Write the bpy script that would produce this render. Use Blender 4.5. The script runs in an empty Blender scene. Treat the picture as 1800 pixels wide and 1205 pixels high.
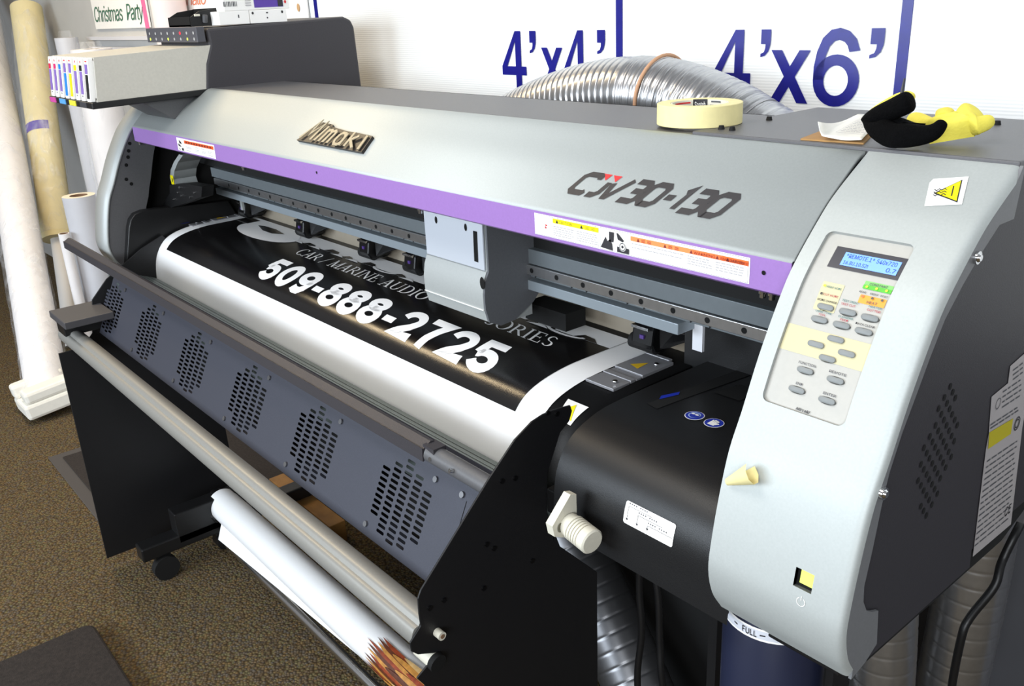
import bpy, bmesh, math, random
from mathutils import Vector, Matrix
random.seed(7)
D = bpy.data
SC = bpy.context.scene
COL = SC.collection
PI = math.pi

# ------------------------------------------------------------------ camera
H = 1.42                                   # lens height above the carpet; geometry below is written relative to the lens
FPX = 1570.0
def _rot(yaw, pit, rol):
    cy, sy, cp, sp, cr, sr = math.cos(yaw), math.sin(yaw), math.cos(pit), math.sin(pit), math.cos(rol), math.sin(rol)
    f = Vector((-sy*cp, cy*cp, -sp)); r = Vector((cy, sy, 0)); u = r.cross(f)
    return cr*r + sr*u, -sr*r + cr*u, f
CR, CU, CF = _rot(math.radians(50.80), math.radians(20.874), math.radians(-2.802))
cam_d = D.cameras.new('camera'); cam = D.objects.new('camera', cam_d); COL.objects.link(cam)
cam_d.sensor_width = 36; cam_d.lens = FPX/1800*36; cam_d.clip_start = .02
cam.matrix_world = Matrix(((CR.x, CU.x, -CF.x, 0), (CR.y, CU.y, -CF.y, 0), (CR.z, CU.z, -CF.z, H), (0, 0, 0, 1)))
SC.camera = cam

# ------------------------------------------------------------------ world, lamps, exposure
SC.view_settings.view_transform = 'Standard'; SC.view_settings.look = 'None'
SC.view_settings.gamma = 1; SC.view_settings.exposure = 0.0; SC.view_settings.use_curve_mapping = False
w = D.worlds.new('world'); SC.world = w; w.use_nodes = True
nt = w.node_tree; bg = nt.nodes['Background']
tc = nt.nodes.new('ShaderNodeTexCoord'); sx = nt.nodes.new('ShaderNodeSeparateXYZ'); rp = nt.nodes.new('ShaderNodeValToRGB')
nt.links.new(tc.outputs['Generated'], sx.inputs[0]); nt.links.new(sx.outputs['Z'], rp.inputs[0]); nt.links.new(rp.outputs[0], bg.inputs[0])
rp.color_ramp.elements[0].position = .0; rp.color_ramp.elements[0].color = (.30, .27, .25, 1)
rp.color_ramp.elements[1].position = .75; rp.color_ramp.elements[1].color = (.80, .82, .86, 1)
bg.inputs[1].default_value = .42
def area(name, loc, target, sx_, sy_, power, color):
    l = D.lights.new(name, 'AREA'); l.shape = 'RECTANGLE'; l.size = sx_; l.size_y = sy_; l.energy = power; l.color = color
    o = D.objects.new(name, l); COL.objects.link(o); o.location = (loc[0], loc[1], loc[2])
    o.rotation_euler = (Vector(target) - Vector(loc)).to_track_quat('-Z', 'Y').to_euler()
    return o
area('window_daylight', (1.5, -2.6, 1.9), (-1.2, 1.0, 1.0), 2.2, 1.3, 120, (.90, .95, 1.0))
area('window_daylight', (-2.2, -3.0, 1.75), (-1.4, 1.0, 1.0), 3.0, 1.3, 150, (.80, .90, 1.0))
area('ceiling_lamp', (-3.6, .55, 2.75), (-3.3, .6, 0), .35, 1.25, 36, (1.0, .78, .48))
area('ceiling_lamp', (-1.2, -.4, 2.8), (-1.0, .3, 0), 1.2, .6, 28, (1.0, .97, .92))

# ------------------------------------------------------------------ pixel of the photograph -> point on a plane (relative to the lens)
def ray(px):
    return (CR*((px[0]-900)/FPX) - CU*((px[1]-602.5)/FPX) + CF)
def onx(px, x): d = ray(px); return d*(x/d.x)
def ony(px, y): d = ray(px); return d*(y/d.y)
def onz(px, z): d = ray(px); return d*(z/d.z)
WA = math.radians(1.5); WN = Vector((-math.sin(WA), math.cos(WA), 0)); WD = 1.4706; WE = Vector((math.cos(WA), math.sin(WA), 0))
def onwall(px, off=0): d = ray(px); return d*((WD-off)/WN.dot(d))

# ------------------------------------------------------------------ materials
def lin(h):
    h = h.lstrip('#'); v = [int(h[i:i+2], 16)/255 for i in (0, 2, 4)]
    return tuple((c/12.92 if c <= .04045 else ((c+.055)/1.055)**2.4) for c in v) + (1,)
MATS = {}
def mat(name, col, rough=.5, metal=0, spec=.5, noise=0, nscale=60, bump=0, bscale=300, emit=0, ecol=None, trans=0, alpha=1, coat=0, ior=1.45):
    if name in MATS: return MATS[name]
    m = D.materials.new(name); m.use_nodes = True; n = m.node_tree.nodes; L = m.node_tree.links
    b = n['Principled BSDF']; c = lin(col) if isinstance(col, str) else col
    b.inputs['Base Color'].default_value = c; b.inputs['Roughness'].default_value = rough; b.inputs['Metallic'].default_value = metal
    b.inputs['Specular IOR Level'].default_value = spec; b.inputs['IOR'].default_value = ior
    b.inputs['Transmission Weight'].default_value = trans; b.inputs['Alpha'].default_value = alpha; b.inputs['Coat Weight'].default_value = coat
    if emit:
        b.inputs['Emission Color'].default_value = lin(ecol) if ecol else c; b.inputs['Emission Strength'].default_value = emit
    if noise or bump:
        t = n.new('ShaderNodeTexCoord')
    if noise:
        x = n.new('ShaderNodeTexNoise'); x.inputs['Scale'].default_value = nscale; x.inputs['Detail'].default_value = 4
        L.new(t.outputs['Object'], x.inputs['Vector'])
        r = n.new('ShaderNodeValToRGB'); L.new(x.outputs['Fac'], r.inputs[0])
        r.color_ramp.elements[0].position = .3; r.color_ramp.elements[1].position = .7
        r.color_ramp.elements[0].color = tuple(k*(1-noise) for k in c[:3])+(1,); r.color_ramp.elements[1].color = tuple(min(1, k*(1+noise)) for k in c[:3])+(1,)
        L.new(r.outputs[0], b.inputs['Base Color'])
    if bump:
        x2 = n.new('ShaderNodeTexNoise'); x2.inputs['Scale'].default_value = bscale; x2.inputs['Detail'].default_value = 3
        L.new(t.outputs['Object'], x2.inputs['Vector'])
        bp = n.new('ShaderNodeBump'); bp.inputs['Strength'].default_value = bump; bp.inputs['Distance'].default_value = .002
        L.new(x2.outputs['Fac'], bp.inputs['Height']); L.new(bp.outputs[0], b.inputs['Normal'])
    MATS[name] = m; return m
SILVER = mat('silver_paint', '#b5bab8', .55, .35, .5, noise=.03, nscale=400)
SILVERG = mat('silver_grey_plastic', '#a8acab', .45, .2, noise=.03, nscale=300)
GREYPL = mat('grey_plastic', '#5b5b5d', .5, .1, noise=.06, nscale=300)
DECK = mat('deck_grey_steel', '#5c5b5d', .45, .15, noise=.05, nscale=300, bump=.1, bscale=900)
DARK = mat('charcoal_panel', '#38363a', .5, 0, noise=.1, nscale=500, bump=.15, bscale=900)
BLACK = mat('black_steel', '#131314', .42, 0, .5, noise=.1, nscale=400, bump=.1, bscale=900)
BLACKG = mat('black_gloss_plastic', '#0c0c0d', .28, 0, .5)
BLACKM = mat('black_matte', '#0a0a0a', .8)
HOLE = mat('hole_black', '#020202', .9)
PURPLE = mat('purple_paint', '#9672b4', .42, 0, noise=.03, nscale=300)
CREAM = mat('cream_plastic', '#d8d4c4', .45, 0, noise=.03, nscale=200)
BEIGE = mat('beige_ink_case', '#bdbab0', .55, 0, noise=.04, nscale=200)
WHITE = mat('white_label', '#f2f1ee', .5)
VINYL = mat('white_vinyl', '#f4f4f4', .35, 0, .5)
PRINT = mat('black_print', '#0d0c0d', .22, 0, .9, noise=.1, nscale=300)
def print_tex():
    m = PRINT; n = m.node_tree.nodes; L = m.node_tree.links; b = n['Principled BSDF']
    t = n.new('ShaderNodeTexCoord'); wv = n.new('ShaderNodeTexWave'); wv.inputs['Scale'].default_value = 160; wv.inputs['Distortion'].default_value = 1.5
    mp = n.new('ShaderNodeMapping'); L.new(t.outputs['Object'], mp.inputs[0]); L.new(mp.outputs[0], wv.inputs['Vector'])
    bp = n.new('ShaderNodeBump'); bp.inputs['Strength'].default_value = .12; bp.inputs['Distance'].default_value = .0006
    L.new(wv.outputs['Fac'], bp.inputs['Height']); L.new(bp.outputs[0], b.inputs['Normal'])
print_tex()
LETTERW = mat('white_lettering', '#f6f6f6', .4)
INKBLK = mat('dark_lettering', '#2c2b2f', .5)
GREYTX = mat('grey_lettering', '#55565a', .6)
PALETX = mat('pale_print', '#b0aeb0', .6)
RED = mat('red_mark', '#d8262c', .5)
REDTX = mat('red_lettering', '#b04850', .5)
TEALTX = mat('teal_lettering', '#507a78', .5)
NAVY = mat('navy_vinyl', '#14147a', .3, noise=.1, nscale=60)
YELLOW = mat('yellow_label', '#f4e800', .5)
ORANGE = mat('orange_label', '#ff8e52', .5)
ORANGED = mat('deep_orange_label', '#d9581c', .5)
BLUEL = mat('blue_label', '#1c2f9e', .4)
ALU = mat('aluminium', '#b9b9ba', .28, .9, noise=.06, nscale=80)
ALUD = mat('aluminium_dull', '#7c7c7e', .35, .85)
STEELB = mat('steel_beam_blue', '#6d7478', .45, .3, noise=.03, nscale=100)
CHROME = mat('chrome', '#d9d9d9', .12, 1)
BARM = mat('bar_steel', '#e2e2e2', .2, 1)
TUBEM = mat('grey_tube', '#8f8e89', .42, .25, noise=.03, nscale=200)
VENT = mat('slate_panel', '#3c3e48', .5, .15, noise=.05, nscale=400, bump=.1, bscale=900)
STRIPM = mat('heater_aluminium', '#76807e', .4, .5, noise=.04, nscale=100)
BUTTON = mat('button_rubber', '#848888', .5)
TAPEY = mat('masking_tape', '#ece0a4', .65, noise=.04, nscale=100)
PAPER = mat('paper', '#f3f1ea', .7)
CARDB = mat('cardboard', '#a8804e', .8, noise=.1, nscale=60)
WOOD = mat('wood', '#8a6230', .6, noise=.2, nscale=20)
GLOVEY = mat('yellow_glove', '#f2e45c', .8, noise=.07, nscale=40, bump=.3, bscale=400)
GLOVEB = mat('black_glove', '#060607', .95, 0, .1, noise=.2, nscale=200, bump=.6, bscale=500)
FOAM = mat('white_foam', '#efece2', .8, noise=.03, nscale=60)
WHROLL = mat('white_roll', '#e9e8ea', .5, noise=.02, nscale=20)
CRROLL = mat('cream_roll', '#d9cda0', .55, noise=.06, nscale=14)
GRROLL = mat('grey_white_roll', '#c7cad2', .5, noise=.03, nscale=14)
PINKROLL = mat('pinkish_roll', '#eadcda', .6, noise=.02, nscale=20)
CORE = mat('core_board', '#7d6048', .8)
SHADEW = mat('bottle_smoke', '#22263a', .3, 0)
DUCTD = mat('duct_in_shade_grey', '#5a5a5e', .4, .8)
def film_mat():
    m = D.materials.new('clear_film'); m.use_nodes = True; n = m.node_tree.nodes; L = m.node_tree.links
    b = n['Principled BSDF']; b.inputs['Base Color'].default_value = (.85, .88, .93, 1); b.inputs['Roughness'].default_value = .12
    t = n.new('ShaderNodeTexCoord'); x = n.new('ShaderNodeTexNoise'); x.inputs['Scale'].default_value = 14; x.inputs['Detail'].default_value = 4; x.inputs['Distortion'].default_value = 1.2
    mp = n.new('ShaderNodeMapping'); mp.inputs['Scale'].default_value = (1.3, 1.3, .13); L.new(t.outputs['Object'], mp.inputs[0]); L.new(mp.outputs[0], x.inputs['Vector'])
    r = n.new('ShaderNodeValToRGB'); L.new(x.outputs['Fac'], r.inputs[0]); r.color_ramp.elements[0].position = .5; r.color_ramp.elements[1].position = .85
    r.color_ramp.elements[0].color = (.07, .07, .07, 1); r.color_ramp.elements[1].color = (.52, .52, .52, 1); L.new(r.outputs[0], b.inputs['Alpha'])
    bp = n.new('ShaderNodeBump'); bp.inputs['Strength'].default_value = .8; bp.inputs['Distance'].default_value = .02; L.new(x.outputs['Fac'], bp.inputs['Height']); L.new(bp.outputs[0], b.inputs['Normal'])
    return m
FILM = film_mat()
def carpet_mat():
    m = D.materials.new('brown_carpet'); m.use_nodes = True; n = m.node_tree.nodes; L = m.node_tree.links; b = n['Principled BSDF']
    b.inputs['Roughness'].default_value = .95; b.inputs['Specular IOR Level'].default_value = .1
    t = n.new('ShaderNodeTexCoord')
    mp = n.new('ShaderNodeMapping'); mp.inputs['Rotation'].default_value = (0, 0, .5); L.new(t.outputs['Object'], mp.inputs[0])
    v = n.new('ShaderNodeTexVoronoi'); v.inputs['Scale'].default_value = 150; L.new(mp.outputs[0], v.inputs['Vector'])
    r = n.new('ShaderNodeValToRGB'); L.new(v.outputs['Color'], r.inputs[0])
    cr = r.color_ramp; cr.elements[0].color = lin('#5c4e3c'); cr.elements[1].color = lin('#8f7c5a')
    for p, c in ((.25, '#74624a'), (.45, '#6c655c'), (.6, '#826a48'), (.8, '#767052')):
        e = cr.elements.new(p); e.color = lin(c)
    r2 = n.new('ShaderNodeValToRGB'); L.new(v.outputs['Distance'], r2.inputs[0]); r2.color_ramp.elements[0].color = (1, 1, 1, 1); r2.color_ramp.elements[1].color = (.35, .33, .3, 1); r2.color_ramp.elements[1].position = .75
    mx = n.new('ShaderNodeMix'); mx.data_type = 'RGBA'; mx.blend_type = 'MULTIPLY'; mx.inputs[0].default_value = 1
    L.new(r.outputs[0], mx.inputs[6]); L.new(r2.outputs[0], mx.inputs[7]); L.new(mx.outputs[2], b.inputs['Base Color'])
    bp = n.new('ShaderNodeBump'); bp.inputs['Strength'].default_value = .8; bp.inputs['Distance'].default_value = .004; bp.invert = True
    L.new(v.outputs['Distance'], bp.inputs['Height']); L.new(bp.outputs[0], b.inputs['Normal'])
    return m
CARPET = carpet_mat()
def wall_mat():
    m = D.materials.new('white_corrugated_board'); m.use_nodes = True; n = m.node_tree.nodes; L = m.node_tree.links; b = n['Principled BSDF']
    b.inputs['Roughness'].default_value = .42; b.inputs['Base Color'].default_value = lin('#f4f6f6')
    t = n.new('ShaderNodeTexCoord'); wv = n.new('ShaderNodeTexWave'); wv.bands_direction = 'Z'; wv.inputs['Scale'].default_value = 60; wv.inputs['Distortion'].default_value = .4
    L.new(t.outputs['Object'], wv.inputs['Vector'])
    bp = n.new('ShaderNodeBump'); bp.inputs['Strength'].default_value = .12; bp.inputs['Distance'].default_value = .003
    L.new(wv.outputs['Fac'], bp.inputs['Height']); L.new(bp.outputs[0], b.inputs['Normal'])
    return m
WALLB = wall_mat()
WALLG = mat('grey_wall_paint', '#b9b9b7', .7, noise=.03, nscale=8)
WALLD = mat('wall_painted_shade', '#4c4d52', .7, noise=.04, nscale=8)  # shade on the lower wall, put into its colour as dark grey
MATD = mat('dark_mat', '#2b2522', .95, noise=.3, nscale=120, bump=.5, bscale=300)
MATE = mat('mat_edge', '#4a4644', .8)

# ------------------------------------------------------------------ mesh builder
_TXT = {}
import os
try: SANS = D.fonts.load(os.path.join(bpy.utils.system_resource('DATAFILES'), 'fonts', 'Inter.woff2'))   # Blender's own interface font
except Exception: SANS = None
def text2d(s, bold=0.0, shear=0.0, spacing=1.0):
    k = (s, bold, shear, spacing)
    if k in _TXT: return _TXT[k]
    c = D.curves.new('t', 'FONT'); c.body = s; c.offset = bold; c.shear = shear; c.resolution_u = 3; c.fill_mode = 'FRONT'; c.space_character = spacing
    if SANS: c.font = SANS
    o = D.objects.new('t', c); COL.objects.link(o)
    dg = bpy.context.evaluated_depsgraph_get(); me = o.evaluated_get(dg).to_mesh()
    vs = [(v.co.x, v.co.y) for v in me.vertices]; fs = [tuple(p.vertices) for p in me.polygons]
    o.evaluated_get(dg).to_mesh_clear(); D.objects.remove(o); D.curves.remove(c)
    if not vs: vs = [(0, 0), (1, 0), (1, 1)]; fs = []
    x0 = min(v[0] for v in vs); x1 = max(v[0] for v in vs); y0 = min(v[1] for v in vs); y1 = max(v[1] for v in vs)
    _TXT[k] = ([((v[0]-x0)/(x1-x0), (v[1]-y0)/max(1e-6, y1-y0)) for v in vs], fs, (x1-x0)/max(1e-6, y1-y0))
    return _TXT[k]
OFF = {}
class MB:
    def __init__(s): s.bm = bmesh.new(); s.mats = []; s.edges = None
    def mi(s, m):
        if m not in s.mats: s.mats.append(m)
        return s.mats.index(m)
    def face(s, pts, m):
        f = s.bm.faces.new([s.bm.verts.new(p) for p in pts]); f.material_index = s.mi(m); return f
    def box(s, x0, x1, y0, y1, z0, z1, m, M=None):
        v = [s.bm.verts.new((M @ Vector(p)) if M else p) for p in ((x0,y0,z0),(x1,y0,z0),(x1,y1,z0),(x0,y1,z0),(x0,y0,z1),(x1,y0,z1),(x1,y1,z1),(x0,y1,z1))]
        for q in ((0,3,2,1),(4,5,6,7),(0,1,5,4),(1,2,6,5),(2,3,7,6),(3,0,4,7)):
            s.bm.faces.new([v[i] for i in q]).material_index = s.mi(m)
    def prism(s, poly, x0, x1, m, closed=True, caps=True):      # polygon of (y,z) swept along x
        a = [s.bm.verts.new((x0, y, z)) for y, z in poly]; b = [s.bm.verts.new((x1, y, z)) for y, z in poly]; n = len(poly)
        for i in range(n if closed else n-1):
            j = (i+1) % n; s.bm.faces.new((a[i], a[j], b[j], b[i])).material_index = s.mi(m)
        if caps and closed:
            s.bm.faces.new(a).material_index = s.mi(m); s.bm.faces.new(b[::-1]).material_index = s.mi(m)
    def prismv(s, poly, axis, d, m):                            # 3d polygon pushed by a vector
        d = Vector(d); a = [s.bm.verts.new(p) for p in poly]; b = [s.bm.verts.new(Vector(p)+d) for p in poly]; n = len(poly)
        for i in range(n):
            j = (i+1) % n; s.bm.faces.new((a[i], a[j], b[j], b[i])).material_index = s.mi(m)
        s.bm.faces.new(a).material_index = s.mi(m); s.bm.faces.new(b[::-1]).material_index = s.mi(m)
    def tube(s, path, r, m, n=16, caps=True, hollow=None):
        path = [Vector(p) for p in path]; rs = r if isinstance(r, (list, tuple)) else [r]*len(path); rings = []
        t0 = (path[1]-path[0]).normalized(); up = Vector((0, 0, 1)) if abs(t0.z) < .9 else Vector((1, 0, 0))
        u = t0.cross(up).normalized()
        for i, p in enumerate(path):
            t = (path[min(i+1, len(path)-1)]-path[max(i-1, 0)]).normalized()
            u = (u - t*u.dot(t)).normalized(); v = t.cross(u)
            rings.append([s.bm.verts.new(p + (u*math.cos(2*PI*k/n) + v*math.sin(2*PI*k/n))*rs[i]) for k in range(n)])
        for a, b in zip(rings, rings[1:]):
            for k in range(n):
                s.bm.faces.new((a[k], a[(k+1) % n], b[(k+1) % n], b[k])).material_index = s.mi(m)
        if caps:
            s.bm.faces.new(rings[0][::-1]).material_index = s.mi(m); s.bm.faces.new(rings[-1]).material_index = s.mi(m)
    def cyl(s, p0, p1, r, m, n=20, r1=None):
        s.tube([p0, p1], [r, r if r1 is None else r1], m, n)
    def flat(s, verts, faces, fn, m, cuts=()):                  # 2d shape mapped by fn(u,v), split at v = cuts so that it follows a bend
        b = bmesh.new(); vv = [b.verts.new((x, y, 0)) for x, y in verts]
        for f in faces:
            try: b.faces.new([vv[i] for i in f])
            except ValueError: pass
        lo = min(v[1] for v in verts); hi = max(v[1] for v in verts)
        for c in cuts:
            if lo < c < hi: bmesh.ops.bisect_plane(b, geom=b.verts[:]+b.edges[:]+b.faces[:], plane_co=(0, c, 0), plane_no=(0, 1, 0))
        mp = {v: s.bm.verts.new(fn(v.co.x, v.co.y)) for v in b.verts}
        for f in b.faces: s.bm.faces.new([mp[v] for v in f.verts]).material_index = s.mi(m)
        b.free()
    def text(s, t, fn, u0, u1, v0, v1, m, bold=0, shear=0, cuts=(), spacing=1):   # text fitted to the box u0..u1, v0..v1 (v up)
        vs, fs, _ = text2d(t, bold, shear, spacing)
        s.flat([(u0+(u1-u0)*x, v0+(v1-v0)*y) for x, y in vs], fs, fn, m, cuts)
    def rect(s, fn, u0, u1, v0, v1, m, cuts=(), r=0):
        if r:
            p = []
            for cx, cy, a0 in ((u1-r, v1-r, 0), (u0+r, v1-r, 90), (u0+r, v0+r, 180), (u1-r, v0+r, 270)):
                for k in range(5):
                    a = math.radians(a0+22.5*k); p.append((cx+r*math.cos(a), cy+r*math.sin(a)))
        else: p = [(u0, v0), (u1, v0), (u1, v1), (u0, v1)]
        s.flat(p, [tuple(range(len(p)))], fn, m, cuts)
    def poly(s, fn, pts, m, cuts=()): s.flat(pts, [tuple(range(len(pts)))], fn, m, cuts)
    def disc(s, fn, u, v, ru, rv, m, n=20, cuts=()):
        s.poly(fn, [(u+ru*math.cos(2*PI*k/n), v+rv*math.sin(2*PI*k/n)) for k in range(n)], m, cuts)
    def stroke(s, fn, pts, wd, m, cuts=(), closed=False):       # constant width polyline in 2d
        P = [Vector(p) for p in pts]; n = len(P); Lp = []; Rp = []
        for i in range(n):
            a = P[(i-1) % n] if closed or i > 0 else None; b = P[(i+1) % n] if closed or i < n-1 else None
            d1 = (P[i]-a).normalized() if a is not None else (b-P[i]).normalized(); d2 = (b-P[i]).normalized() if b is not None else d1
            n1 = Vector((-d1.y, d1.x)); n2 = Vector((-d2.y, d2.x)); nn = (n1+n2)
            nn = nn.normalized() if nn.length > 1e-6 else n1
            k = min(2.0, 1/max(.3, nn.dot(n1))); Lp.append(P[i]+nn*wd/2*k); Rp.append(P[i]-nn*wd/2*k)
        vs = [tuple(p) for p in Lp+Rp]; fs = [(i, n+i, n+(i+1) % n, (i+1) % n) for i in range(n if closed else n-1)]
        s.flat(vs, fs, fn, m, cuts)
    def build(s, name, parent=None, smooth=None, bevel=0, base=None, solid=0, subsurf=0, recalc=True):
        if recalc: bmesh.ops.recalc_face_normals(s.bm, faces=s.bm.faces[:])
        for v in s.bm.verts: v.co.z += H
        if parent is not None: o0 = OFF[parent.name]
        else:
            xs = [v.co for v in s.bm.verts]
            o0 = Vector(base)+Vector((0, 0, H)) if base else Vector(((min(c.x for c in xs)+max(c.x for c in xs))/2, (min(c.y for c in xs)+max(c.y for c in xs))/2, min(c.z for c in xs)))
        for v in s.bm.verts: v.co -= o0
        me = D.meshes.new(name); s.bm.to_mesh(me); s.bm.free()
        for m in s.mats: me.materials.append(m)
        o = D.objects.new(name, me); COL.objects.link(o); OFF[o.name] = o0
        if parent is not None: o.parent = parent
        else: o.location = o0
        if smooth is not None:
            me.shade_smooth(); me.set_sharp_from_angle(angle=math.radians(smooth))
        if solid:
            md = o.modifiers.new('thickness', 'SOLIDIFY'); md.thickness = solid; md.offset = -1
        if bevel:
            md = o.modifiers.new('bevel', 'BEVEL'); md.width = bevel; md.segments = 2; md.limit_method = 'ANGLE'; md.angle_limit = math.radians(40)
        if subsurf:
            md = o.modifiers.new('smooth', 'SUBSURF'); md.levels = subsurf; md.render_levels = subsurf
        return o
def tag(o, label, cat, group=None):
    o['label'] = label; o['category'] = cat
    if group: o['group'] = group
    return o
def empty(name, loc, label, cat, group=None):
    o = D.objects.new(name, None); COL.objects.link(o); o.empty_display_size = .1
    OFF[o.name] = Vector(loc)+Vector((0, 0, H)); o.location = OFF[o.name]
    return tag(o, label, cat, group)
def smooth_prof(P, n=6):                                         # Catmull-Rom through (y,z) points
    P = [Vector(p) for p in P]; out = []
    for i in range(len(P)-1):
        p0 = P[i-1] if i else P[0]*2-P[1]; p1, p2 = P[i], P[i+1]; p3 = P[i+2] if i+2 < len(P) else P[i+1]*2-P[i]
        for k in range(n):
            t = k/n; out.append(tuple(.5*((2*p1)+(p2-p0)*t+(2*p0-5*p1+4*p2-p3)*t*t+(3*p1-p0-3*p2+p3)*t**3)))
    return out+[tuple(P[-1])]
class Prof:                                                      # a bent sheet: (x, arc length) <-> space
    def __init__(s, P, n=6, flip=1):
        s.P = smooth_prof(P, n); s.S = [0]
        for a, b in zip(s.P, s.P[1:]): s.S.append(s.S[-1]+math.hypot(b[0]-a[0], b[1]-a[1]))
        s.flip = flip
    def at(s, x, t, off=0):
        i = 0
        while i < len(s.S)-2 and s.S[i+1] < t: i += 1
        a, b = s.P[i], s.P[i+1]; L = s.S[i+1]-s.S[i]; k = (t-s.S[i])/L
        ny, nz = (b[1]-a[1])/L*s.flip, -(b[0]-a[0])/L*s.flip
        return Vector((x, a[0]+(b[0]-a[0])*k+ny*off, a[1]+(b[1]-a[1])*k+nz*off))
    def hit(s, px):
        d = ray(px); best = None
        for i, ((y0, z0), (y1, z1)) in enumerate(zip(s.P, s.P[1:])):
            dy, dz = y1-y0, z1-z0; det = d.y*(-dz)-d.z*(-dy)
            if abs(det) < 1e-9: continue
            t = (y0*(-dz)-z0*(-dy))/det; a = (d.y*z0-d.z*y0)/det
            lo_ = -9 if i == 0 else -.001; hi_ = 9 if i == len(s.P)-2 else 1.001
            if lo_ <= a <= hi_ and t > 0 and (best is None or t < best[0]): best = (t, d.x*t, s.S[i]+a*(s.S[i+1]-s.S[i]))
        return (best[1], best[2]) if best else None
def skin_obj(name, parent, pts, edges, radii, m, sub=2, root=0, rest=None):  # one continuous skinned surface
    me = D.meshes.new(name); me.from_pydata([tuple(p) for p in pts], edges, []); o = D.objects.new(name, me); COL.objects.link(o)
    sk = o.modifiers.new('skin', 'SKIN'); sk.use_smooth_shade = True
    for i, r in enumerate(radii):
        v = me.skin_vertices[0].data[i]; v.radius = r if isinstance(r, tuple) else (r, r); v.use_root = (i == root)
    o.modifiers.new('sub', 'SUBSURF').levels = sub
    dg = bpy.context.evaluated_depsgraph_get(); ev = o.evaluated_get(dg); m2 = D.meshes.new_from_object(ev, depsgraph=dg)
    D.objects.remove(o); D.meshes.remove(me)
    b = MB(); b.bm.from_mesh(m2); b.mi(m); D.meshes.remove(m2)
    if rest is not None:
        dz = rest-min(v.co.z for v in b.bm.verts)
        if dz > 0:
            for v in b.bm.verts: v.co.z += dz
    return b
# ------------------------------------------------------------------ profiles of the machine (y,z relative to the lens)
G = .977
COVp = Prof([(.748,-.252),(.772,-.228),(.80,-.202),(.83,-.18),(.855,-.1625),(.869,-.159)], 5, -1)
MODp = Prof([(.869,-.159),(.815,-.191),(.788,-.212),(.748,-.251),(.727,-.28),(.698,-.332),(.674,-.385),(.656,-.422),(.643,-.468),(.633,-.517),(.630,-.549),(.638,-.581),(.655,-.608)], 4, 1)
MEDp = Prof([(y*G, z*G) for y, z in [(1.06,-.530),(.95,-.530),(.87,-.532),(.81,-.543),(.775,-.563),(.752,-.600),(.743,-.647),(.745,-.68)]], 6, 1)
CAPp = Prof([(1.0,-.505),(.80,-.505),(.735,-.515),(.70,-.535),(.68,-.57),(.674,-.62),(.670,-.67)], 6, 1)
VNTp = Prof([(.627,-.572),(.5496,-.739)], 4, 1)
def sheet(mb, P, x0, x1, t0, t1, off, m, holes=(), edge=None):
    xs = sorted({x0, x1, *[h[0] for h in holes], *[h[1] for h in holes]} | ({q[0] for q in edge} if edge else set()))
    ts = sorted({t0, t1, *[s for s in P.S if t0 < s < t1], *[h[2] for h in holes], *[h[3] for h in holes]})
    eo = dict(edge) if edge else {}
    g = {}
    def v(i, j):
        if (i, j) not in g: g[i, j] = mb.bm.verts.new(P.at(xs[i], ts[j], off+eo.get(xs[i], 0)))
        return g[i, j]
    for i in range(len(xs)-1):
        for j in range(len(ts)-1):
            cx, ct = (xs[i]+xs[i+1])/2, (ts[j]+ts[j+1])/2
            if any(h[0] < cx < h[1] and h[2] < ct < h[3] for h in holes): continue
            q_ = (v(i, j), v(i+1, j), v(i+1, j+1), v(i, j+1))
            mb.bm.faces.new(q_ if P.flip < 0 else q_[::-1]).material_index = mb.mi(m)
def fmap(P, off, sgn=-1):                                         # u = x, v = up the sheet as read
    return lambda u, v: P.at(u, v*sgn, off)
def plane_xz(y): return lambda u, v: Vector((u, y, v))
def plane_yz(x): return lambda u, v: Vector((x, u, v))
def plane_xy(z): return lambda u, v: Vector((u, v, z))
def hole_pit(mb, P, h, off, depth, m):
    x0, x1, t0, t1 = h; ts = [t0]+[s for s in P.S if t0 < s < t1]+[t1]
    for a, b in zip(ts, ts[1:]):
        for x in (x0, x1): mb.face([P.at(x, a, off), P.at(x, b, off), P.at(x, b, off-depth), P.at(x, a, off-depth)], m)
    for t in (t0, t1): mb.face([P.at(x0, t, off), P.at(x1, t, off), P.at(x1, t, off-depth), P.at(x0, t, off-depth)], m)

# ------------------------------------------------------------------ the setting
def struct(o): o['kind'] = 'structure'; return o
FL = -H
b = MB(); b.box(-8, 2.5, -2.5, 1.45, FL-.05, FL, CARPET); b.box(-8, 2.5, 1.45, 1.6, FL-.05, FL, CARPET); floor = struct(b.build('floor'))
b = MB()
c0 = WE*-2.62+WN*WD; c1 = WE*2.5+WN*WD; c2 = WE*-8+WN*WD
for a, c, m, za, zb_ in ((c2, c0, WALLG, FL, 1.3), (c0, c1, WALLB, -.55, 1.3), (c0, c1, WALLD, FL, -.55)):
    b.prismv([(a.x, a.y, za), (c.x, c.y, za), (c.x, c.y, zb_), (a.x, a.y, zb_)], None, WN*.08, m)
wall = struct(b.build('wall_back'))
def wmap(off): return lambda u, v: WE*u+WN*(WD-off)+Vector((0, 0, v))
def wu(px): p = onwall(px); return p.dot(WE), p.z
for i, px in enumerate(((555, 10), (1089, 40), (1593, 40))):
    u, _ = wu(px); b = MB(); b.prismv([wmap(0.0)(u-.009, -1.0), wmap(0)(u+.009, -1.0), wmap(0)(u+.009, 1.2), wmap(0)(u-.009, 1.2)], None, -WN*.0015, NAVY)
    o = b.build('marking_stripe', wall)
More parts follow.
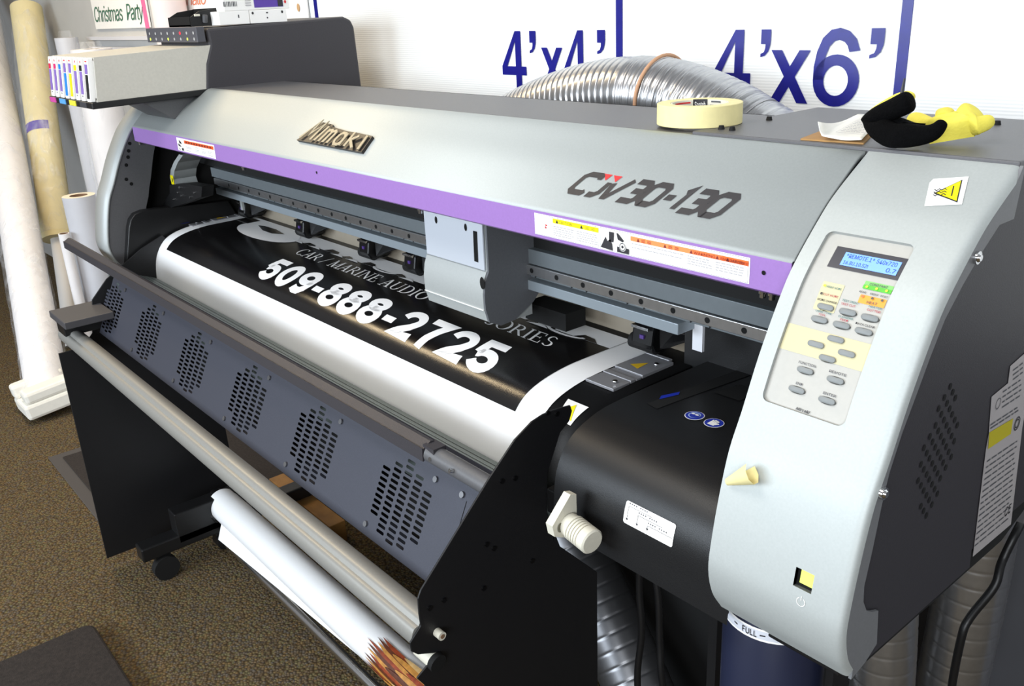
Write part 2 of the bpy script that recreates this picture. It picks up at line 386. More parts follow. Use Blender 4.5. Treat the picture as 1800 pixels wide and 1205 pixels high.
def numeral(mb, ch, f):
    if ch == '4':
        mb.rect(f, .57, .80, 0, 1, NAVY); mb.rect(f, 0, .57, .235, .39, NAVY); mb.rect(f, .80, 1, .235, .39, NAVY)
        mb.poly(f, [(0, .39), (.22, .39), (.57, .83), (.57, 1)], NAVY)
    elif ch == 'x':
        mb.poly(f, [(0, 0), (.28, 0), (1, .72), (.72, .72)], NAVY); mb.poly(f, [(0, .72), (.28, .72), (.5, .50), (.36, .36)], NAVY); mb.poly(f, [(.5, .22), (.72, 0), (1, 0), (.64, .36)], NAVY)
    elif ch == '6':
        q = [(.5+.5*math.cos(2*PI*k/28), .325+.345*math.sin(2*PI*k/28)) for k in range(28)]; w_ = [(.5+.265*math.cos(2*PI*k/28), .325+.20*math.sin(2*PI*k/28)) for k in range(28)]
        mb.flat(q+w_, [(k, (k+1) % 28, 28+(k+1) % 28, 28+k) for k in range(28)], f, NAVY)
        o = [(0, .33), (0, .50), (.05, .70), (.16, .88), (.33, .985), (.52, 1.01), (.72, .97), (.88, .87), (.97, .72)]; n_ = [(.225, .33), (.225, .50), (.25, .65), (.32, .77), (.42, .84), (.52, .855), (.63, .83), (.70, .78), (.745, .70)]
        mb.flat(o+n_, [(k, k+1, len(o)+k+1, len(o)+k) for k in range(len(o)-1)], f, NAVY)
    else: mb.poly(f, [(0, 1), (0, .80), (.48, .80), (.46, .745), (.34, .69), (0, .665), (0, .62), (.45, .64), (.80, .70), (.97, .79), (1, .85), (1, 1)], NAVY)
for spec, zt_, zb_ in (((('4', 884, 926), ("'", 933, 944), ('x', 953, 990), ('4', 993, 1035), ("'", 1051, 1065)), (1020, 53), (1355, 179)), ((('4', 1255, 1321), ("'", 1337, 1354), ('x', 1356, 1425), ('6', 1432, 1514), ("'", 1528, 1552)), (1310, 52), (1400, 181))):
    v1, v0 = wu(zt_)[1], wu(zb_)[1]
    for ch, pa, pb in spec:
        ua, ub = wu((pa, 110))[0], wu((pb, 110))[0]; b = MB(); m_ = wmap(.0022)
        numeral(b, ch, lambda u, v: m_(ua+(ub-ua)*u, v0+(v1-v0)*v)); b.build({'4': 'numeral', '6': 'numeral', 'x': 'letter', "'": 'foot_mark'}[ch], wall)

# ------------------------------------------------------------------ the printer
PR = empty('wide_format_printer', (-1.4, .85, FL), 'long silver and purple wide format printer and cutter on black legs', 'printer')
XL, XR = -2.40, -.477                                              # ends of the long front cover
b = MB(); sheet(b, COVp, XL, XR, 0, COVp.S[-1], 0, SILVER); b.build('front_cover', PR, smooth=50, solid=.006, recalc=False)
b = MB(); b.prism([(.748,-.2525),(.750,-.2505),(.768,-.258),(.768,-.290),(.752,-.290),(.748,-.287)], XL, XR, PURPLE)
strip = b.build('purple_trim_strip', PR, smooth=40)
for px in ((245, 248), (428, 296), (738, 366), (1341, 517), (1357, 521)):
    b = MB(); p = ony(px, .757); b.tube([(p.x, .757, -.2895), (p.x, .757, -.293), (p.x, .757, -.2932), (p.x, .757, -.2975)], [.0045, .0045, .0032, .0032], CHROME, 12); b.build('trim_screw', strip, smooth=40)
for px in ((1343, 479), (557, 303)):
    b = MB(); p = ony(px, .748); b.disc(plane_xz(.7472), p.x, p.z, .0024, .0024, HOLE); b.build('trim_hole', strip)
# top deck, lid over the control end, back body
b = MB(); b.box(-2.46, -.70, .869, 1.062, -.164, -.159, DECK); b.box(-2.46, -.33, 1.056, 1.062, -.62, -.159, DECK); b.build('top_deck', PR, bevel=.0015)
b = MB(); b.box(-.703, -.328, .8695, 1.14, -.164, -.1555, DECK); b.box(-.703, -.328, 1.13, 1.14, -.60, -.16, DECK); lid = b.build('deck_lid', PR, bevel=.0015)
for px in ((1268, 227), (1287, 229), (1352, 211), (1753, 219)):
    p = onz(px, -.1555); b = MB(); b.cyl((p.x, p.y, -.156), (p.x, p.y, -.151), .0042, BLACKM, 14, .003); b.build('lid_screw', lid, smooth=40)
p = onz((398, 150), -.159); b = MB(); b.cyl((p.x, p.y, -.159), (p.x, p.y, -.151), .005, BLACKM, 14); b.build('deck_screw', PR, smooth=40)
# left end
b = MB(); sheet(b, MODp, -2.50, -2.403, 0, MODp.S[-1], 0, SILVERG); b.build('left_end_cover', PR, smooth=50, solid=.006, recalc=False)
b = MB(); inner = [(y+.075+.03*max(0, 1-abs(z+.43)/.2), z) for y, z in MODp.P if z < -.2]
outer = [(y+.006, z) for y, z in MODp.P if z < -.2]
b.prism(outer+inner[::-1], -2.415, -2.405, GREYPL)
for px in ((228, 252), (226, 265), (225, 276), (222, 290), (222, 315), (231, 323)):
    p = onx(px, -2.4045); b.disc(plane_yz(-2.4042), p.y, p.z, .0045, .0045, HOLE)
b.build('left_inner_plate', PR, smooth=40)
b = MB(); b.prism([(.79,-.25),(.88,-.18),(1.05,-.17),(1.05,-.62),(.72,-.62),(.74,-.42)], -2.47, -2.46, BLACKM); b.prism([(.86,-.17),(1.05,-.17),(1.05,-.62),(.86,-.62)], -2.47, -2.40, BLACKM); b.build('left_inner_wall', PR)
b = MB(); b.prism([(.872,-.163),(1.06,-.163),(1.06,-.61),(.67,-.61)]+[tuple(MODp.at(0, t, -.008).yz) for t in reversed(MODp.S[1:-1])], -2.497, -2.492, DARK); b.build('left_side_panel', PR)
# inside: dark roof, beams, rail, back panel
b = MB(); b.box(-2.44, -.48, .775, 1.05, -.298, -.288, BLACKM); b.box(-2.44, -.48, .905, .925, -.366, -.29, BLACKM); b.build('hood_lining', PR)
b = MB(); b.box(-2.30, -.478, .893, .93, -.3895, -.3655, STEELB); b.build('upper_beam', PR, bevel=.001)
b = MB(); b.box(-2.28, -.478, .897, .93, -.4125, -.3895, STEELB); b.box(-2.28, -.735, .890, .93, -.4325, -.4165, mat('beam_light', '#97a1a8', .35, .3)); b.build('lower_beam', PR, bevel=.001)
b = MB(); b.box(-2.28, -.478, .889, .898, -.4065, -.3905, ALU); rail = b.build('guide_rail', PR, bevel=.0008)
for k in range(28):
    b = MB(); b.disc(plane_xz(.8885), -.628-.0577*k, -.3985, .0042, .0042, HOLE, 12); b.build('rail_hole', rail)
for k in range(14):
    x = -.72-.115*k
    for q in (0, .032):
        b = MB(); b.poly(plane_xz(.8963), [(x+q, -.4075), (x+q+.007, -.4075), (x+q, -.4125)], HOLE); b.build('beam_notch', rail)
b = MB(); b.box(-2.40, -.478, 1.02, 1.03, -.56, -.30, mat('back_panel_beige', '#8f8677', .7, noise=.06, nscale=30)); b.build('back_panel', PR)
b = MB(); b.box(-.80, -.478, .985, 1.0, -.53, -.43, BLACK); b.build('capping_back_plate', PR)
# platen under the vinyl, main beam
b = MB(); sheet(b, MEDp, -2.399, -.785, 0, MEDp.S[-1], -.002, BLACK); b.build('platen', PR, smooth=40, solid=.004, recalc=False)
b = MB(); b.box(-2.36, -.48, .80, 1.03, -.66, -.565, BLACKM); b.box(-.80, -.36, .70, .82, -.655, -.618, BLACK); b.build('main_beam', PR, bevel=.002)
# left black cover beside the vinyl
b = MB(); b.prism([tuple(onx(q, -2.38).yz) for q in ((222, 470), (226, 400), (229, 386), (236, 376), (250, 370), (275, 366), (320, 361), (400, 352))]+[(1.02, -.62), (.70, -.64)], -2.402, -2.376, BLACK); b.build('left_station_cover', PR, smooth=40, bevel=.002)
p = onz((297, 381), -.513); b = MB(); b.disc(plane_xy(-.5125), -2.385, p.y, .013, .02, BLUEL); b.build('warning_sticker', PR)
# left hand lever and bracket
b = MB()
pth = [ony(q, .82) for q in ((318, 272), (309, 285), (303, 300), (302, 314), (306, 326))]
for i in range(len(pth)-1):
    b.prismv([pth[i]+Vector((-.013, 0, 0)), pth[i]+Vector((.013, 0, 0)), pth[i+1]+Vector((.013, 0, 0)), pth[i+1]+Vector((-.013, 0, 0))], None, (0, .06, 0), SILVERG)
b.build('clamp_lever', PR, smooth=60)
p = ony((303, 316), .819); b = MB(); b.rect(plane_xz(.8185), p.x-.010, p.x+.010, p.z-.012, p.z+.012, YELLOW); b.disc(plane_xz(.8180), p.x+.002, p.z, .003, .006, INKBLK, 8); b.build('warning_sticker', PR)
b = MB()
q = [ony(k, .80) for k in ((298, 325), (325, 323), (355, 328), (354, 346), (300, 365), (284, 362), (298, 340))]
b.prismv(q, None, (0, .03, 0), BLACK)
for k in ((317, 329), (313, 338), (320, 343), (306, 350), (343, 338), (336, 346)):
    p = ony(k, .7995); b.cyl((p.x, .7995, p.z), (p.x, .795, p.z), .0028, CHROME, 10)
b.build('lever_bracket', PR)
b = MB(); p = ony((425, 345), .93); b.box(p.x-.006, p.x+.006, .925, .93, p.z-.035, p.z+.01, SILVERG); b.build('bracket_strip', PR)
b = MB(); a, c = ony((1222, 566), .93), ony((1240, 618), .93); b.box(a.x, a.x+.017, .925, .93, c.z, a.z+.014, mat('bracket_white', '#d9dbe0', .4)); b.cyl((a.x+.008, .925, a.z+.01), (a.x+.008, .919, a.z+.01), .005, CHROME, 12); b.build('bracket_strip', PR, smooth=40)

# carriage
b = MB()
cp = [(.900,-.285),(.815,-.285),(.812,-.385),(.8095,-.3865),(.804,-.40),(.8005,-.42),(.801,-.444),(.807,-.466),(.83,-.477),(.90,-.477)]
b.prism(cp, -1.206, -1.047, SILVERG); car = b.build('print_carriage', PR, smooth=35)
b = MB(); b.prism([(.812,-.285),(.935,-.285),(.935,-.42),(.90,-.455),(.86,-.476),(.83,-.478),(.808,-.467),(.8015,-.444),(.801,-.42),(.804,-.40),(.812,-.385)], -1.047, -1.043, mat('carriage_side_grey', '#5d5f63', .5, .05, noise=.06, nscale=300)); b.build('carriage_side', car)
b = MB(); b.box(-1.204, -1.05, .8085, .812, -.3845, -.285, mat('carriage_plate', '#c3c9d2', .4, .15)); b.build('carriage_face_plate', car, bevel=.001)
f = plane_xz(.808)
for px in ((768, 386), (820, 399)):
    b = MB(); p = ony(px, .81); b.disc(f, p.x, p.z, .0035, .006, HOLE, 12); b.build('face_hole', car)
p0, p1 = ony((842, 407), .81), ony((834, 458), .81); xm_ = (p0.x+p1.x)/2; b = MB(); b.poly(f, [(xm_-.006, p1.z), (xm_+.004, p1.z), (xm_+.0055, p0.z), (xm_-.0045, p0.z)], HOLE); b.build('carriage_slot', car)
p = ony((858, 500), .801); b = MB(); b.disc(plane_xz(.7998), p.x-.013, p.z, .006, .010, HOLE, 16); b.build('barrel_hole', car)
b = MB(); b.box(-1.206, -1.047, .7995, .8012, -.4465, -.4455, WHITE); b.build('carriage_seam', car)
b = MB(); p = ony((948, 535), .95); b.box(-1.10, -1.0, .93, .975, -.505, -.475, BLACKM); b.build('carriage_brush', car)

# pinch rollers over the vinyl
def pinch(px, k):
    p = onz(px, -.507); x, y = p.x, max(.955, min(.985, p.y)); b = MB()
    b.prism([(y-.022,-.511),(y-.030,-.495),(y-.026,-.472),(y-.012,-.452),(y+.02,-.448),(y+.045,-.49),(y+.02,-.511)], x-.022, x+.020, BLACKG)
    o = b.build('pinch_roller', PR, bevel=.004)
    for s in (-1, 1):
        b = MB(); b.tube([(x+s*.013-.004, y-.014, -.462), (x+s*.013-.004, y-.014, -.449), (x+s*.013-.004, y-.014, -.447), (x+s*.013-.004, y-.014, -.436), (x+s*.013-.004, y-.014, -.434)], [.007, .007, .0112, .0112, .009], BLACKG, 14); b.build('pressure_knob', o, smooth=40)
    b = MB(); b.cyl((x-.032, y-.014, -.5005), (x+.018, y-.014, -.5005), .0125, BLACKM, 16); b.build('roller', o, smooth=40)
    b = MB(); b.prismv([(x+.018, y-.012, -.466), (x+.040, y+.0, -.474), (x+.068, y+.02, -.478), (x+.066, y+.02, -.484), (x+.038, y-.008, -.498), (x+.020, y-.012, -.506)], None, (0, .014, 0), BLACKG); b.build('roller_arm', o, bevel=.002)
    b = MB(); b.box(x-.003, x+.005, y-.031, y-.026, -.487, -.481, mat('purple_clip', '#4a3478', .4)); b.build('roller_clip', o)
    b = MB(); b.box(x-.020, x+.014, y-.031, y-.024, -.4725, -.468, CHROME); b.build('spring_bar', o)
for k, px in enumerate(((446, 377), (556, 409), (668, 446), (742, 474), (1160, 603))): pinch(px, k)

# capping station cover at the right, with its slot and stickers
b = MB(); sheet(b, CAPp, -.757, -.478, 0, CAPp.S[-1]-.026, 0, BLACK); b.prism([CAPp.P[i] for i in range(0, len(CAPp.P), 2)]+[(.672,-.64),(1.0,-.64)], -.757, -.7565, BLACK)
cap = b.build('capping_station_cover', PR, smooth=50)
fm = fmap(CAPp, .0008)
b = MB(); P = [CAPp.hit(q) for q in ((1137, 710), (1155, 719), (1332, 655), (1312, 645))]; b.poly(fm, [(u, -v) for u, v in P], HOLE, [-s for s in CAPp.S])
P = [CAPp.hit(q) for q in ((1255, 690), (1300, 705), (1335, 690), (1300, 676))]; b.poly(fm, [(u, -v) for u, v in P], HOLE)
P = [CAPp.hit(q) for q in ((1159, 703), (1162, 697), (1195, 690), (1193, 695))]; b.poly(fmap(CAPp, .0016), [(u, -v) for u, v in P], BLUEL)
b.build('wiper_slot', cap)
for px, kind in (((1221, 731), 0), ((1255, 744), 1)):
    u, t = CAPp.hit(px); b = MB(); b.disc(fmap(CAPp, .0009), u, -t, .0128, .0128, WHITE, 24); b.disc(fmap(CAPp, .0012), u, -t, .0118, .0118, BLUEL, 24)
    g = fmap(CAPp, .0016)
    if kind == 0:
        b.disc(g, u, -t, .008, .0085, mat('pale_blue', '#9db4dc', .5), 18); b.disc(fmap(CAPp, .002), u+.001, -t-.0012, .0068, .0066, BLUEL, 16)
        for s in (-1, 1): b.disc(fmap(CAPp, .0024), u+s*.003, -t+.001, .0028, .002, WHITE, 10)
    else:
        b.rect(g, u-.005, u+.005, -t-.008, -t+.001, WHITE)
        for k in range(4): b.rect(g, u-.005+.0026*k, u-.003+.0026*k, -t+.001, -t+.0055+(.0015 if k in (1, 2) else 0), WHITE)
        b.poly(g, [(u+.005, -t-.006), (u+.0085, -t-.001), (u+.0072, -t+.001), (u+.005, -t-.002)], WHITE)
    b.build('safety_sticker', cap)
b = MB(); g = fmap(CAPp, .0008); (u0, t0), (u1, t1) = CAPp.hit((1103, 878)), CAPp.hit((1182, 962)); cuts = [-s for s in CAPp.S]
b.rect(g, u0, u1, -t1, -t0, WHITE, cuts, .003); g2 = fmap(CAPp, .0011); W, Hh = u1-u0, t1-t0
def lp(x, y): return (u0+W*x, -t1+Hh*y)
for i, (x, y, xe) in enumerate(((.07, .80, .55), (.28, .60, .76), (.49, .38, .98))):
    b.rect(g2, *[lp(x, 0)[0], lp(xe, 0)[0]], lp(0, y)[1], lp(0, y)[1]+.0004, INKBLK); yb = .22+.02*(2-i) if i < 2 else .27
    b.rect(g2, lp(x, 0)[0], lp(x, 0)[0]+.0005, lp(0, yb)[1], lp(0, y)[1], INKBLK, cuts); b.poly(g2, [lp(x-.022, yb), lp(x+.03, yb), lp(x+.004, yb-.10)], INKBLK)
    for q in range(9):
        if q == 4: continue
        xx = x+(xe-x)*q/11; b.rect(g2, lp(xx, 0)[0], lp(xx+.022, 0)[0], lp(0, y+.10)[1], lp(0, y+.155)[1], GREYTX); b.rect(g2, lp(xx, 0)[0], lp(xx+.012, 0)[0], lp(0, y+.035)[1], lp(0, y+.055)[1], PALETX)
b.build('drain_label', cap)
# edge guards at both sides of the vinyl
MG = mat('guard_steel', '#98989c', .35, .4)
def guard(xa, xb, s):
    b = MB()
    for i, (ya, yb, z) in enumerate(((.838, .872, .003), (.874, .884, .0045), (.886, .897, .003), (.899, .968, .0055))):
        b.box(xa, xb, ya*1.0, yb*1.0, -.522, -.5205+z, MG)
    b.box(xa, xa+(xb-xa)*.85 if s > 0 else xb, .967, .975, -.522, -.514, MG)
    for yy in (.856, .945): b.cyl((xb-.014, yy, -.516), (xb-.014, yy, -.5135), .004, CHROME, 12)
    o = b.build('media_guard', PR, bevel=.0008)
    b = MB(); b.poly(plane_xy(-.5147), [(xa+.014, .918), (xa+.034, .912), (xa+.031, .94)], mat('amber_mark', '#d8b020', .5)); b.build('hot_mark', o)
guard(-.862, -.806, 1); guard(-2.395, -2.35, -1)
b = MB(); P = [MEDp.hit(q) for q in ((999, 701), (1035, 716), (1003, 748), (980, 735))]; cuts = [-s for s in MEDp.S]
b.poly(fmap(MEDp, .0006), [(u, -t) for u, t in P], WHITE, cuts); P = [MEDp.hit(q) for q in ((1014, 712), (1004, 741), (990, 720))]; b.poly(fmap(MEDp, .0012), [(u, -t) for u, t in P], YELLOW, cuts)
b.build('hot_surface_sticker', PR)

# control end: silver shell with a recessed panel
PH = (-.4575, -.3700, .111, .2905); BH = (-.3790, -.3600, .4290, .4480)
EDGE = ((-.334, 0), (-.330, -.0006), (-.3275, -.0020), (-.3255, -.0045), (-.3245, -.0075))
b = MB(); sheet(b, MODp, -.474, -.3245, 0, MODp.S[-1], 0, SILVER, (PH, BH), EDGE)
hole_pit(b, MODp, PH, 0, .0045, SILVERG)
for sx_, st_ in ((0, 0), (1, 0), (0, 1), (1, 1)):
    cx_, ct_ = PH[sx_], PH[2+st_]; ix_, it_ = (1 if sx_ == 0 else -1), (1 if st_ == 0 else -1); rr_ = .0075
    arc_ = [(cx_+ix_*rr_*(1-math.sin(math.radians(a_))), ct_+it_*rr_*(1-math.cos(math.radians(a_)))) for a_ in range(0, 91, 15)]
    b.face([MODp.at(cx_, ct_, .0001)]+[MODp.at(u_, t_, .0001) for u_, t_ in (arc_ if ix_*it_ < 0 else arc_[::-1])], SILVER); hole_pit(b, MODp, BH, 0, .005, SILVERG)
b.prism([(.869,-.159),(.873,-.164),(.866,-.207),(.836,-.207),(.803,-.229),(.777,-.250),(.751,-.275),(.732,-.305),(.715,-.335),(.697,-.366),(.682,-.400),(.675,-.43),(.668,-.47),(.660,-.506),(.662,-.524),(.670,-.538),(.681,-.545),(.693,-.550),(.698,-.591),(.679,-.602),(.655,-.608)]+[tuple(MODp.at(0, t, -.0075).yz) for t in reversed(MODp.S[1:-1])], -.3275, -.3245, mat('side_band_grey', '#737476', .5, .05, noise=.04, nscale=300))
mod = b.build('control_end_shell', PR, smooth=50)
for px in ((1716, 452), (1551, 866)):
    p = onx(px, -.324); b = MB(); b.cyl((-.3245, p.y, p.z), (-.3215, p.y, p.z), .006, CHROME, 16); b.cyl((-.3215, p.y, p.z), (-.3195, p.y, p.z), .0042, CHROME, 14, .003); b.build('side_screw', mod, smooth=40)
b = MB(); hp = [tuple(MODp.at(0, t, -.012).yz) for t in MODp.S]; b.prism([(1.12,-.1645)]+hp+[(.70,-.618),(1.0,-.618),(1.12,-.58)], -.472, -.333, BLACKM); b.build('control_end_core', PR)
SP = mat('side_panel_dark', '#343236', .5, 0, noise=.08, nscale=500, bump=.1, bscale=900)
b = MB(); b.prism([(.872,-.160),(1.137,-.160),(1.137,-.579),(.985,-.579),(.903,-.583),(.905,-.607),(.66,-.607)]+[tuple(MODp.at(0, t, -.012).yz) for t in reversed(MODp.S[1:-1])], -.333, -.3285, SP)
f = plane_yz(-.3278)
for i in range(-6, 7):
    for j in range(-9, 10):
        if abs(i)*1.5+abs(j)*.75 > 8 or (i+j) % 2: continue
        b.disc(f, .783+i*.0082+j*.0008, -.418+j*.0083, .0030, .0036, HOLE, 8)
side = b.build('side_panel', PR)
LABM = mat('rating_label', '#a8a3a3', .55)
b = MB(); b.poly(plane_yz(-.3276), [tuple(onx(q, -.3276).yz) for q in ((1776, 643), (1812, 611), (1806, 700), (1797, 752), (1777, 921), (1710, 978), (1733, 790), (1738, 762), (1743, 697), (1772, 673))], LABM)
f = plane_yz(-.3270); b.poly(f, [tuple(onx(q, -.3270).yz) for q in ((1739, 760), (1781, 735), (1777, 762), (1737, 789))], mat('label_olive', '#b8ac1e', .5))
rnd = random.Random(3)
def lrow(xl, yl, xr, yr):
    a, c = onx((xl, yl), -.3270), onx((xr, yr), -.3270); y = a.y; 
    while y < c.y-.003:
        wd = min(rnd.uniform(.005, .018), c.y-y); k0, k1 = (y-a.y)/(c.y-a.y), (y+wd-a.y)/(c.y-a.y); z0, z1 = a.z+(c.z-a.z)*k0, a.z+(c.z-a.z)*k1
        b.poly(f, [(y, z0), (y+wd, z1), (y+wd, z1+.0017), (y, z0+.0017)], GREYTX); y += wd+.003
for k in range(15): lrow(1735-1.55*k, 812+10.6*k, 1788-1.0*k, 776+9.6*k)
for k in range(4): lrow(1763-.5*k, 690+9*k, 1795, 668+9*k)
for k in range(3): lrow(1781, 652+8*k, 1798, 639+8*k)
for k in range(2): lrow(1741, 748+6*k, 1790, 716+6*k)
for r in (.007, .0045): b.stroke(f, [(onx((1788, 744), -.327).y+r*math.cos(a*PI/6), onx((1788, 744), -.327).z+r*1.1*math.sin(a*PI/6)) for a in range(12)], .0014, INKBLK, (), True)
b.stroke(f, [(onx((1755, 709), -.327).y+.0055*math.cos(a*PI/6), onx((1755, 709), -.327).z+.006*math.sin(a*PI/6)) for a in range(12)], .001, GREYTX, (), True)
pc = onx((1772, 896), -.327); b.text('CE', f, pc.y-.008, pc.y+.008, pc.z-.006, pc.z+.006, INKBLK)
b.build('rating_label', side)
# hot sticker on the shell
b = MB(); P = [MODp.hit(q) for q in ((1641, 315), (1703, 311), (1691, 360), (1625, 363), (1634, 322))]; cuts = [-s for s in MODp.S]
b.poly(fmap(MODp, .0006), [(u, -t) for u, t in P], WHITE, cuts)
T = [MODp.hit(q) for q in ((1692, 317), (1641, 341), (1683, 357))]; T = [Vector((u, -t)) for u, t in T]; ce = (T[0]+T[1]+T[2])/3
b.poly(fmap(MODp, .0010), [tuple(v) for v in T], INKBLK, cuts); b.poly(fmap(MODp, .0014), [tuple(ce+(v-ce)*.88) for v in T], YELLOW, cuts)
ax = (T[1]-(T[0]+T[2])/2); ex = ax.normalized(); ey = (T[0]-T[2]).normalized(); base = (T[0]+T[2])/2
b.stroke(fmap(MODp, .0018), [tuple(base+ex*.006-ey*.007), tuple(base+ex*.006+ey*.007)], .001, INKBLK, cuts)
for k in (-1, 0, 1): b.stroke(fmap(MODp, .0018), [tuple(base+ex*(.011+.0022*q)+ey*(k*.0036+(.0012 if q % 2 else -.0012))) for q in range(6)], .0008, INKBLK, cuts)
b.build('hot_surface_sticker', mod)
# power button and symbol
b = MB(); u0, u1, t0, t1 = BH; sheet(b, MODp, u0, u1, t0, t1, -.005, HOLE)
sheet(b, MODp, u0+.004, u1-.0005, t0+.001, t1-.004, -.0035, mat('lit_button', '#c8d860', .4, emit=.75, ecol='#dcf06a')); b.build('power_button', mod)
b = MB(); u, t = MODp.hit((1408, 1057)); g = fmap(MODp, .0006); b.stroke(g, [(u+.0042*math.cos(math.radians(a)), -t+.0042*math.sin(math.radians(a))) for a in range(120, 421, 15)], .0007, WHITE); b.stroke(g, [(u, -t+.0015), (u, -t+.0058)], .0007, WHITE); b.build('power_symbol', mod)
# control panel in the recess
PO = -.0040
b = MB(); sheet(b, MODp, PH[0], PH[1], PH[2], PH[3], PO, mat('panel_face', '#b5b3ac', .5, noise=.02, nscale=200)); panel = b.build('control_panel', mod, smooth=50)
cutm = [-s for s in MODp.S]
def pm(o): return fmap(MODp, PO+o)
def hb(px): u, t = MODp.hit(px); return u, -t
PANEL_CH = []
def pobj(mb, name): o = mb.build(name, mod, smooth=40); PANEL_CH.append(o); return o
b = MB(); b.rect(pm(.0006), -.4425, -.3695, -.1480, -.1245, mat('lcd_bezel', '#3b3a40', .4), cutm); b.rect(pm(.0011), -.4310, -.3755, -.1440, -.1295, mat('lcd_blue', '#6f9cff', .4, emit=.55, ecol='#7aa6ff'), cutm)
g = pm(.0015); b.text('*REMOTE.1* 540x720', g, -.4285, -.3785, -.1355, -.1310, mat('lcd_text', '#1c3aa8', .5), 0, 0, cutm); b.text('16.8U.10.S2t', g, -.4285, -.4035, -.1425, -.1385, mat('lcd_text', ''), 0, 0, cutm); b.text('0.7', g, -.3860, -.3770, -.1425, -.1380, mat('lcd_text', ''), 0, 0, cutm)
pobj(b, 'lcd_display')
b = MB(); b.rect(pm(.0004), PH[0]+.0002, PH[1]-.0002, -.2375, -.2115, mat('cream_band', '#cbc39c', .5), cutm); b.rect(pm(.0004), -.4385, -.4165, -.1925, -.1635, mat('cream_band', ''), cutm, .001)
b.rect(pm(.0005), -.3995, -.3720, -.1625, -.1545, mat('green_band', '#7fc46a', .5), cutm, .0008); b.rect(pm(.0009), -.3995, -.3720, -.1625, -.1585, mat('green_band2', '#58b838', .5), cutm, .0006); b.rect(pm(.0005), -.3985, -.3730, -.1770, -.1685, mat('orange_band', '#f0a03c', .5), cutm, .0008)
pobj(b, 'panel_colour_band')
b = MB(); g = pm(.0012); 
def T(t, u0, u1, v, h, m):
    b = MB(); b.text(t, g, u0, u1, v, v+h, m, .01, 0, cutm); pobj(b, 'panel_lettering')

T('CONSTANT', -.3945, -.3770, -.1582, .0024, GREYTX); T('REAR', -.4005, -.3940, -.1672, .0018, GREYTX); T('PRINT', -.3900, -.3820, -.1672, .0018, GREYTX); T('POST', -.3800, -.3730, -.1672, .0018, GREYTX); T('HEAT', -.3900, -.3800, -.1760, .0024, GREYTX)
T('PRINT MODE', -.4325, -.4180, -.1695, .0021, TEALTX); T('CUT MODE', -.4330, -.4180, -.1775, .0021, REDTX); T('MODE CHANGE', -.4370, -.4170, -.1835, .0021, INKBLK)
T('TEST PRINT', -.4130, -.3965, -.1792, .0021, TEALTX); T('TEST CUT', -.4130, -.3985, -.1826, .0021, REDTX); T('HEATER', -.3865, -.3740, -.1792, .0021, TEALTX); T('CUTTER', -.3870, -.3740, -.1826, .0021, REDTX)
T('USER TYPE', -.4345, -.4180, -.1945, .0019, TEALTX); T('TOOL', -.4305, -.4230, -.1972, .0019, REDTX); T('CLEANING', -.4110, -.3960, -.1945, .0019, TEALTX); T('FEED', -.4080, -.4000, -.1972, .0019, REDTX); T('DATA CLEAR', -.3925, -.3740, -.1972, .0021, INKBLK)
T('FUNCTION', -.4330, -.4150, -.2462, .0024, GREYTX); T('REMOTE', -.4010, -.3840, -.2462, .0024, GREYTX); T('END', -.4290, -.4220, -.2662, .0024, GREYTX); T('ENTER', -.4000, -.3870, -.2672, .0024, GREYTX)
b = MB(); b.text('Mimaki', g, -.4215, -.4065, -.2890, -.2862, INKBLK, .02, .25, cutm); pobj(b, 'panel_lettering')
for u, v, m in ((-.4350, -.1682, 'led_green'), (-.4350, -.1765, 'led_off'), (-.3955, -.1605, 'led_green'), (-.3860, -.1605, 'led_green'), (-.3765, -.1605, 'led_green'), (-.3955, -.1705, 'led_red'), (-.3860, -.1705, 'led_off'), (-.3765, -.1705, 'led_off')):
    mm = {'led_green': mat('led_green', '#b6f02c', .4, emit=.7, ecol='#a8f020'), 'led_off': mat('led_off', '#4a4640', .4), 'led_red': mat('led_red', '#e86a3a', .4, emit=.3, ecol='#ff5030')}[m]
    b = MB(); b.disc(pm(.0018), u, v, .0013, .0013, mm, 12); pobj(b, 'panel_led')
def button(px, ln=.0165):
    u, v = hb(px); b = MB(); pts = []
    r = .0027
    for cx, a0 in ((ln/2-r, -90), (-(ln/2-r), 90)):
        for k in range(7): a = math.radians(a0+30*k); pts.append((u+cx+r*math.cos(a), v+r*math.sin(a)))
    lo = [b.bm.verts.new(pm(.0002)(*q)) for q in pts]; c = (u, v)
    mid = [b.bm.verts.new(pm(.0024)(*q)) for q in pts]; hi = [b.bm.verts.new(pm(.0031)(c[0]+(q[0]-c[0])*.86, c[1]+(q[1]-c[1])*.7)) for q in pts]; n = len(pts)
    for A, B in ((lo, mid), (mid, hi)):
        for i in range(n): b.bm.faces.new((A[i], A[(i+1) % n], B[(i+1) % n], B[i])).material_index = b.mi(BUTTON)
    b.bm.faces.new(hi).material_index = b.mi(BUTTON)
    b.disc(pm(.0004), u, v-.0003, ln/2+.0008, r+.0009, mat('button_gap', '#55544f', .7), 18)
    pobj(b, 'button')
for q in ((1449,538),(1488,547),(1527,557),(1438,560),(1477,570),(1516,581),(1467,595),(1432,604),(1486,620),(1452,629),(1413,650),(1466,667),(1398,684),(1451,703)): button(q)

